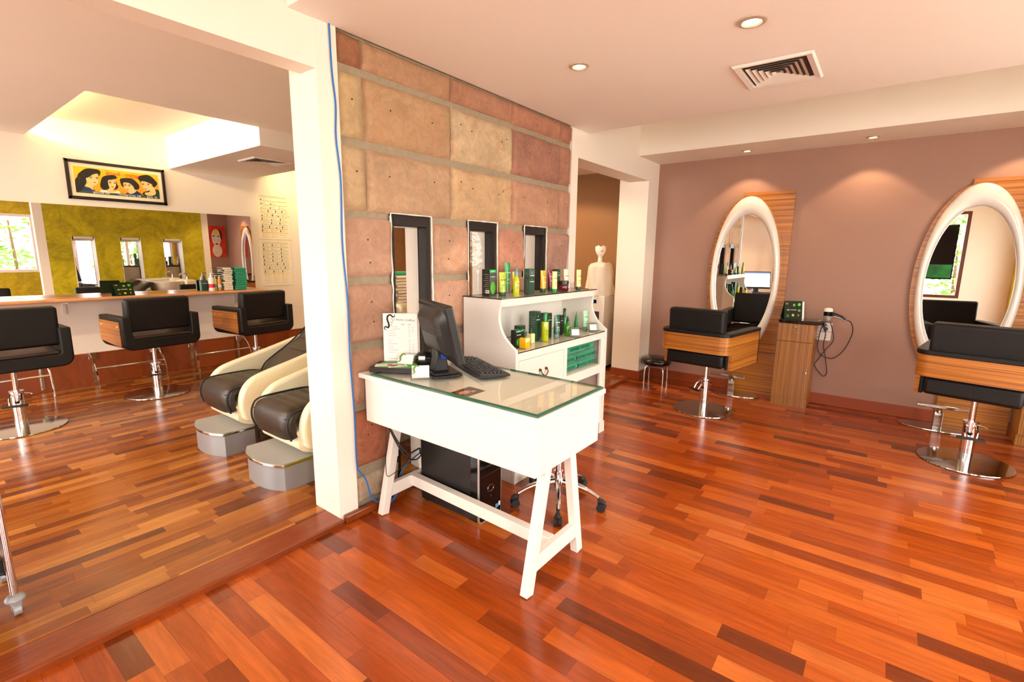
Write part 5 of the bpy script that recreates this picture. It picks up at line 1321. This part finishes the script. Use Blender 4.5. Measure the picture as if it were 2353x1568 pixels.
    mb=MB(); mb.box(1.62,1.78,-.27,.27,.62,.96); mb.build('tap_ledge',IVORY,t,bevel=(.03,3),smooth=40)
    mb=MB(); mb.tube([(1.70,.1,.95),(1.70,.1,1.03),(1.66,.1,1.06),(1.58,.1,1.04)],.014,10,smooth=4); mb.build('tap',CHROME,t)
    # foot step in front
    q=thing('foot_step',labs,'step',(1.28,yc,FZ),0,'grey foot steps at the wash seats')
    def outl(k): 
        front=catmull([(.055,-.235),(.005,-.13),(-.012,0),(.005,.13),(.055,.235)],6)
        return [(p.x*1+(.02*k),p.y*(1-.05*k)) for p in front]+[(.27,.235*(1-.05*k)),(.36,.10),(.36,-.10),(.27,-.235*(1-.05*k))]
    mb=MB(); mb.prism(outl(.5),'z',0,.150); mb.build('step_body',SILVERP,q,smooth=40)
    mb=MB(); mb.prism(outl(.0),'z',.150,.170); mb.build('chrome_rim',STEEL,q,bevel=(.004,2),smooth=40)
    mb=MB(); mb.prism([(x*.985+.003,y*.975) for x,y in outl(.0)],'z',.170,.1725); mb.build('step_top',mat('step_grey',(158,158,156),.4) if 'step_grey' not in MATS else MATS['step_grey'],q,smooth=40)
wash(2.955,'cream wash seat with black cushion partly hidden by the pillar','grey curved foot step nearest the white pillar')
wash(3.765,'cream wash seat with black cushion, the one further from the pillar','grey curved foot step further from the white pillar')
# trolley at the left edge
t=thing('salon_trolley','chrome salon trolley with black trays cut off by the left edge','trolley',(-.02,2.74,FZ))
for x in(-.20,.195):
    for y in(-.158,.158):
        mb=MB(); mb.cyl((x,y,.075),(x,y,.86),.0125,n=14); lg=mb.build('leg',CHROME,t)
        mb=MB(); mb.lathe([(0,.055),(.030,.055),(.032,.066),(.024,.078),(.013,.084)],18,c=(x,y,0)); mb.cyl((x-.012,y-.012,.024),(x+.012,y-.012,.024),.024,n=18); mb.box(x-.016,x+.016,y-.02,y+.0,.02,.055); mb.build('caster',SILVERP,lg,bevel=(.002,1),smooth=40)
for z in(.17,.42,.66):
    mb=MB(); mb.box(-.20,.182,-.15,.15,z,z+.012); 
    mb.box(-.20,.182,-.15,-.142,z,z+.07); mb.box(-.20,.182,.142,.15,z,z+.07); mb.box(-.20,-.192,-.142,.142,z,z+.07); mb.box(.174,.182,-.142,.142,z,z+.07); mb.build('tray',BLACKP,t,bevel=(.004,2),smooth=0)
folded('green_towel','green towel draped in the trolley at the left edge of the photo',.02,2.75,FZ+.435,.28,.22,.09,TOWG,None,77)
# towel cabinet seen through the first slot
t=thing('towel_cabinet','cream low cabinet behind the stone wall slot carrying white towels','cabinet',(4.18,5.05,FZ))
mb=MB(); mb.box(-.28,.28,-.22,.22,.06,.72); mb.box(-.25,.25,-.19,.19,0,.06); mb.build('body',WHITE,t,bevel=(.004,2),smooth=0)
mb=MB(); mb.box(-.27,-.003,-.234,-.221,.07,.71); mb.box(.003,.27,-.234,-.221,.07,.71); mb.build('door',WHITE,t,smooth=0)
stack(4.17,5.0,FZ+.7205,11,.038,.34,.24,TOWW,'white','white towels on the cabinet behind the slot','behind the first wall slot',51)
folded('green_towel','green towel lying on top of the white towels behind the first slot',4.15,5.05,FZ+.7205+11*.038,.30,.20,.05,TOWG,None,91)

# ================================================================= water dispenser with covered bottle
dx0,dy0=5.405,2.715
t=thing('water_dispenser','white floor water dispenser with blue display beyond the doorway','water dispenser',(dx0+.17,dy0+.16,FZ)); 
mb=MB(); mb.box(-.17,.17,-.16,.16,.03,.935); mb.build('body',WGLOSS,t,bevel=(.012,3),smooth=40)
mb=MB(); mb.box(-.155,.155,-.145,.145,0,.03); mb.build('foot',BLACKP,t,smooth=0)
mb=MB(); mb.box(-.174,-.169,-.07,.13,.80,.90); dp=mb.build('control_panel',WGLOSS,t,smooth=0)
mb=MB(); mb.box(-.177,-.172,-.06,.05,.84,.885); mb.build('display',BLACKG,dp,smooth=0,label='dark display')
mb=MB(); mb.box(-.179,-.176,-.02,-.005,.848,.878); mb.build('blue_digit',mat('blue_led',(40,120,255),.4,emit=((50,140,255),6)),dp,smooth=0)
mb=MB(); mb.box(-.173,-.168,-.10,.12,.48,.74); mb.build('tap_recess',BLACKP,t,smooth=0)
mb=MB(); mb.box(-.205,-.17,-.02,.02,.67,.69); mb.cyl((-.195,0,.69),(-.195,0,.655),.008,n=10); mb.build('tap',WGLOSS,t,smooth=40)
mb=MB(); 
for k in range(22): mb.box(-.02,.12,-.1612,-.159,.40+k*.011,.405+k*.011)
mb.build('side_vent',mat('vent_shadow',(196,190,186),.5),t,smooth=0)
t=thing('covered_water_bottle','water bottle draped in white cloth standing on the dispenser','bottle',(dx0+.165,dy0+.16,FZ+.935))
def fn(u,v):
    a=2*PI*u; r=[.175,.172,.168,.162,.157,.152,.145,.118,.055,.034][min(9,int(v*9))]; r2=[.175,.172,.168,.162,.157,.152,.145,.118,.055,.034][min(9,int(v*9)+1)]; k=v*9-int(v*9); rr=r+(r2-r)*k
    z=[0,.05,.10,.17,.24,.30,.355,.388,.402,.408]; zz_=z[min(9,int(v*9))]+(z[min(9,int(v*9)+1)]-z[min(9,int(v*9))])*k
    f=.020*math.sin(a*4+v*5+.8*math.sin(a*2))*(1-v)**.7+.022*noise.noise(Vector((math.cos(a)*2,math.sin(a)*2,v*3)))+.006*math.sin(a*11+1)*(1-v)
    return ((rr+f)*math.cos(a),(rr+f)*math.sin(a)*.95,zz_)
mb=MB(); mb.grid(fn,64,36,closeu=True); mb.build('white_cloth',mat('white_cotton',(222,210,192),.9,sheen=.2,bump=(11,1.0)),t,smooth=80)
mb=MB(); mb.tube([(.06,-.08,.40),(.12,-.09,.37),(.165,-.09,.25),(.18,-.08,.12),(.2,-.05,.01)],[.012,.016,.02,.022,.02],8,smooth=5); mb.build('cloth_fold',MATS['white_cotton'],t,smooth=80)
mb=MB(); mb.lathe([(.032,.39),(.030,.42),(.027,.46),(.030,.475),(.026,.478),(0,.478)],20); mb.build('bottle_neck',WGLOSS,t,smooth=50)
t=thing('folded_napkin','folded white paper napkin crown in the neck of the covered bottle','napkin',(dx0+.165,dy0+.16,FZ+.935+.4785))
def fn(u,v):
    a=2*PI*u; r=.026+.040*math.sin(min(1,v*1.15)*PI*.62); z=.125*v*(1+ (.16*(abs(((u*6)%1)-.5)*2)-.08)*v)
    return (r*math.cos(a),r*math.sin(a),z)
mb=MB(); mb.grid(fn,48,8,closeu=True); cr=mb.build('paper',PAPER,t,smooth=30)
mb=MB(); mb.obox((-.050,-.045,.065),(.004,.02,.02),Matrix.Rotation(PI/4,3,'Y')); mb.xf(Matrix.Identity(4)); mb.build('red_motif',mat('motif_red',(200,80,60),.6),cr,smooth=0)
cord('water_hose','black drain hose curving down beside the water dispenser',[(dx0+.37,dy0+.10,.72),(dx0+.365,dy0+.08,.5),(dx0+.36,dy0-.0,.36),(dx0+.30,dy0-.06,.30),(dx0+.21,dy0-.075,.20),(dx0+.19,dy0-.08,.10),(dx0+.24,dy0-.06,.045),(dx0+.31,dy0-.02,.045)],.014,RUBBER)

# ================================================================= ceiling vents
def vent(lab,cx,cy,z,w,d,rz=0,rings=5):
    t=thing('air_vent',lab,'air vent',(cx,cy,z),rz,'square ceiling air vents')
    def ringm(mb,w0,d0,w1,d1,z0,z1):
        A=[(-w0/2,-d0/2),(w0/2,-d0/2),(w0/2,d0/2),(-w0/2,d0/2)];B=[(-w1/2,-d1/2),(w1/2,-d1/2),(w1/2,d1/2),(-w1/2,d1/2)]
        vs=[(x,y,z0) for x,y in A]+[(x,y,z1) for x,y in B]
        mb.add(vs,[(i,(i+1)%4,4+(i+1)%4,4+i) for i in range(4)])
    mb=MB(); ringm(mb,w,d,w-.02,d-.02,-.001,-.014); ringm(mb,w-.02,d-.02,w-.075,d-.075,-.014,-.010); ringm(mb,w-.075,d-.075,w-.085,d-.085,-.010,-.001); mb.build('vent_frame',WHITE,t,smooth=0)
    mb=MB(); mb.add([(-w/2+.04,-d/2+.04,-.0008),(w/2-.04,-d/2+.04,-.0008),(w/2-.04,d/2-.04,-.0008),(-w/2+.04,d/2-.04,-.0008)],[(0,1,2,3)]); mb.build('dark_duct',mat('duct_dark',(70,50,40),.9) if 'duct_dark' not in MATS else MATS['duct_dark'],t,smooth=0)
    for k in range(rings):
        s=1-(k+.55)/(rings+.6); w0=(w-.09)*s; d0=(d-.09)*s
        mb=MB(); ringm(mb,w0,d0,w0-.038,d0-.038,-.012,-.002); mb.build('louvre',WHITE,t,smooth=0)
    return t
vent('square ceiling vent with concentric louvres in the pale front ceiling',3.30,.628,2.4995,.455,.40)
vent('ceiling vent under the boxed soffit of the side room',2.62,5.22,2.3695,.40,.36)

# ================================================================= seen only in the mirrors
t=thing('display_shelf','open wooden display shelf by the entrance, reflected in the oval mirror','shelf',(-2.05,1.92,0))
TEAKF=mat('shelf_teak',(134,78,42),.45)
for x in(-.17,.17):
    for y in(-.24,.24):
        mb=MB(); mb.box(x-.018,x+.018,y-.018,y+.018,0,1.75); mb.build('post',TEAKF,t,smooth=0)
for z in(.3,.75,1.25,1.73):
    mb=MB(); mb.box(-.19,.19,-.26,.26,z,z+.022); mb.build('shelf_board',TEAKF,t,smooth=0)
t=thing('red_bottle','large red bottle on the wooden display shelf, seen in the oval mirror','bottle',(-2.0,1.80,.7725)); mb=MB(); mb.lathe([(0,0),(.07,0),(.075,.02),(.07,.16),(.03,.22),(.02,.25)],20); mb.build('bottle_body',mat('bottle_red',(190,50,36),.2,coat=.4),t,smooth=50); mb=MB(); mb.lathe([(0,.25),(.024,.25),(.022,.30),(0,.30)],14); mb.build('cap',REDT,t)
t=thing('gift_box','pale green gift box on the wooden display shelf, seen in the oval mirror','box',(-2.0,1.88,1.2725)); mb=MB(); mb.box(-.06,.06,-.07,.07,0,.16); mb.build('carton',mat('gift_green',(70,170,120),.5),t,bevel=(.003,1),smooth=0); mb=MB(); mb.box(-.063,.063,-.073,.073,.14,.18); mb.build('lid',MINTP,t,smooth=0)
t=thing('potted_plant','small round green plant in a pot on the wooden display shelf','plant',(-2.02,2.05,1.2725)); mb=MB(); mb.lathe([(0,0),(.035,0),(.045,.06),(0,.06)],16); mb.build('pot',TEAKF,t); mb=MB(); mb.sphere((0,0,.10),.055,12,8); mb.build('foliage',mat('moss',(50,110,50),.8,bump=(60,1.)),t)
t=thing('wall_painting','red portrait painting on the mauve wall, reflected in the wall mirror','painting',(5.33,YF,1.72))
mb=MB(); mb.box(-.24,.24,.001,.03,-.42,.42); cv=mb.build('canvas',mat('canvas_red',(196,52,22),.6,nv=(5,.35)),t,smooth=0)
mb=MB(); 
def disc2(mb,cx,cz,rx,rz,y,n=24): mb.add([(cx+rx*math.cos(2*PI*i/n),y,cz+rz*math.sin(2*PI*i/n)) for i in range(n)],[tuple(range(n))])
disc2(mb,.01,.10,.115,.23,.0312); disc2(mb,.01,-.25,.12,.17,.0310); mb.build('pale_face',mat('canvas_cream',(226,206,176),.6,nv=(8,.15)),cv,smooth=0,recalc=False)
mb=MB(); disc2(mb,-.05,.14,.03,.014,.0316); disc2(mb,.065,.14,.03,.014,.0316); disc2(mb,.01,-.07,.035,.018,.0316); mb.tube([(.12,.0312,.28),(.14,.0312,.05),(.10,.0312,.32)],.018,6); mb.build('dark_strokes',INK,cv,smooth=0,recalc=False)
mb=MB(); disc2(mb,.01,.25,.05,.07,.0318); mb.build('yellow_patch',PYEL,cv,smooth=0,recalc=False)
t=thing('screen_panel','dark hanging panel with a painted green glow before the entrance window, seen in a mirror','screen',(XL+.16,-.70,1.05)); mb=MB(); mb.box(-.02,.02,-.35,.35,.0,1.1); mb.build('panel',BLACKG,t,smooth=0)
mb=MB(); mb.box(.0203,.0215,-.33,.33,.03,.30); mb.build('green_glow_patch',mat('panel_green',(10,90,30),.3,nv=(6,.8)),t,smooth=0)  # dark green colour patch painted in for the panel's green glow
for y in(-.3,.3):
    mb=MB(); mb.cyl((0,y,1.1),(0,y,CH-1.05),.004,n=8); mb.build('hanging_rod',STEEL,t)
# ================================================================= output look
vs=SC.view_settings; vs.view_transform='Standard'; vs.look='None'; vs.gamma=1.; vs.use_curve_mapping=False; vs.exposure=0.17
SC.cycles.use_denoising=True; SC.cycles.max_bounces=10; SC.cycles.diffuse_bounces=5; SC.cycles.glossy_bounces=5; SC.cycles.transparent_max_bounces=12; SC.cycles.transmission_bounces=6
SC.cycles.sample_clamp_indirect=6.; SC.cycles.caustics_reflective=False; SC.cycles.caustics_refractive=False
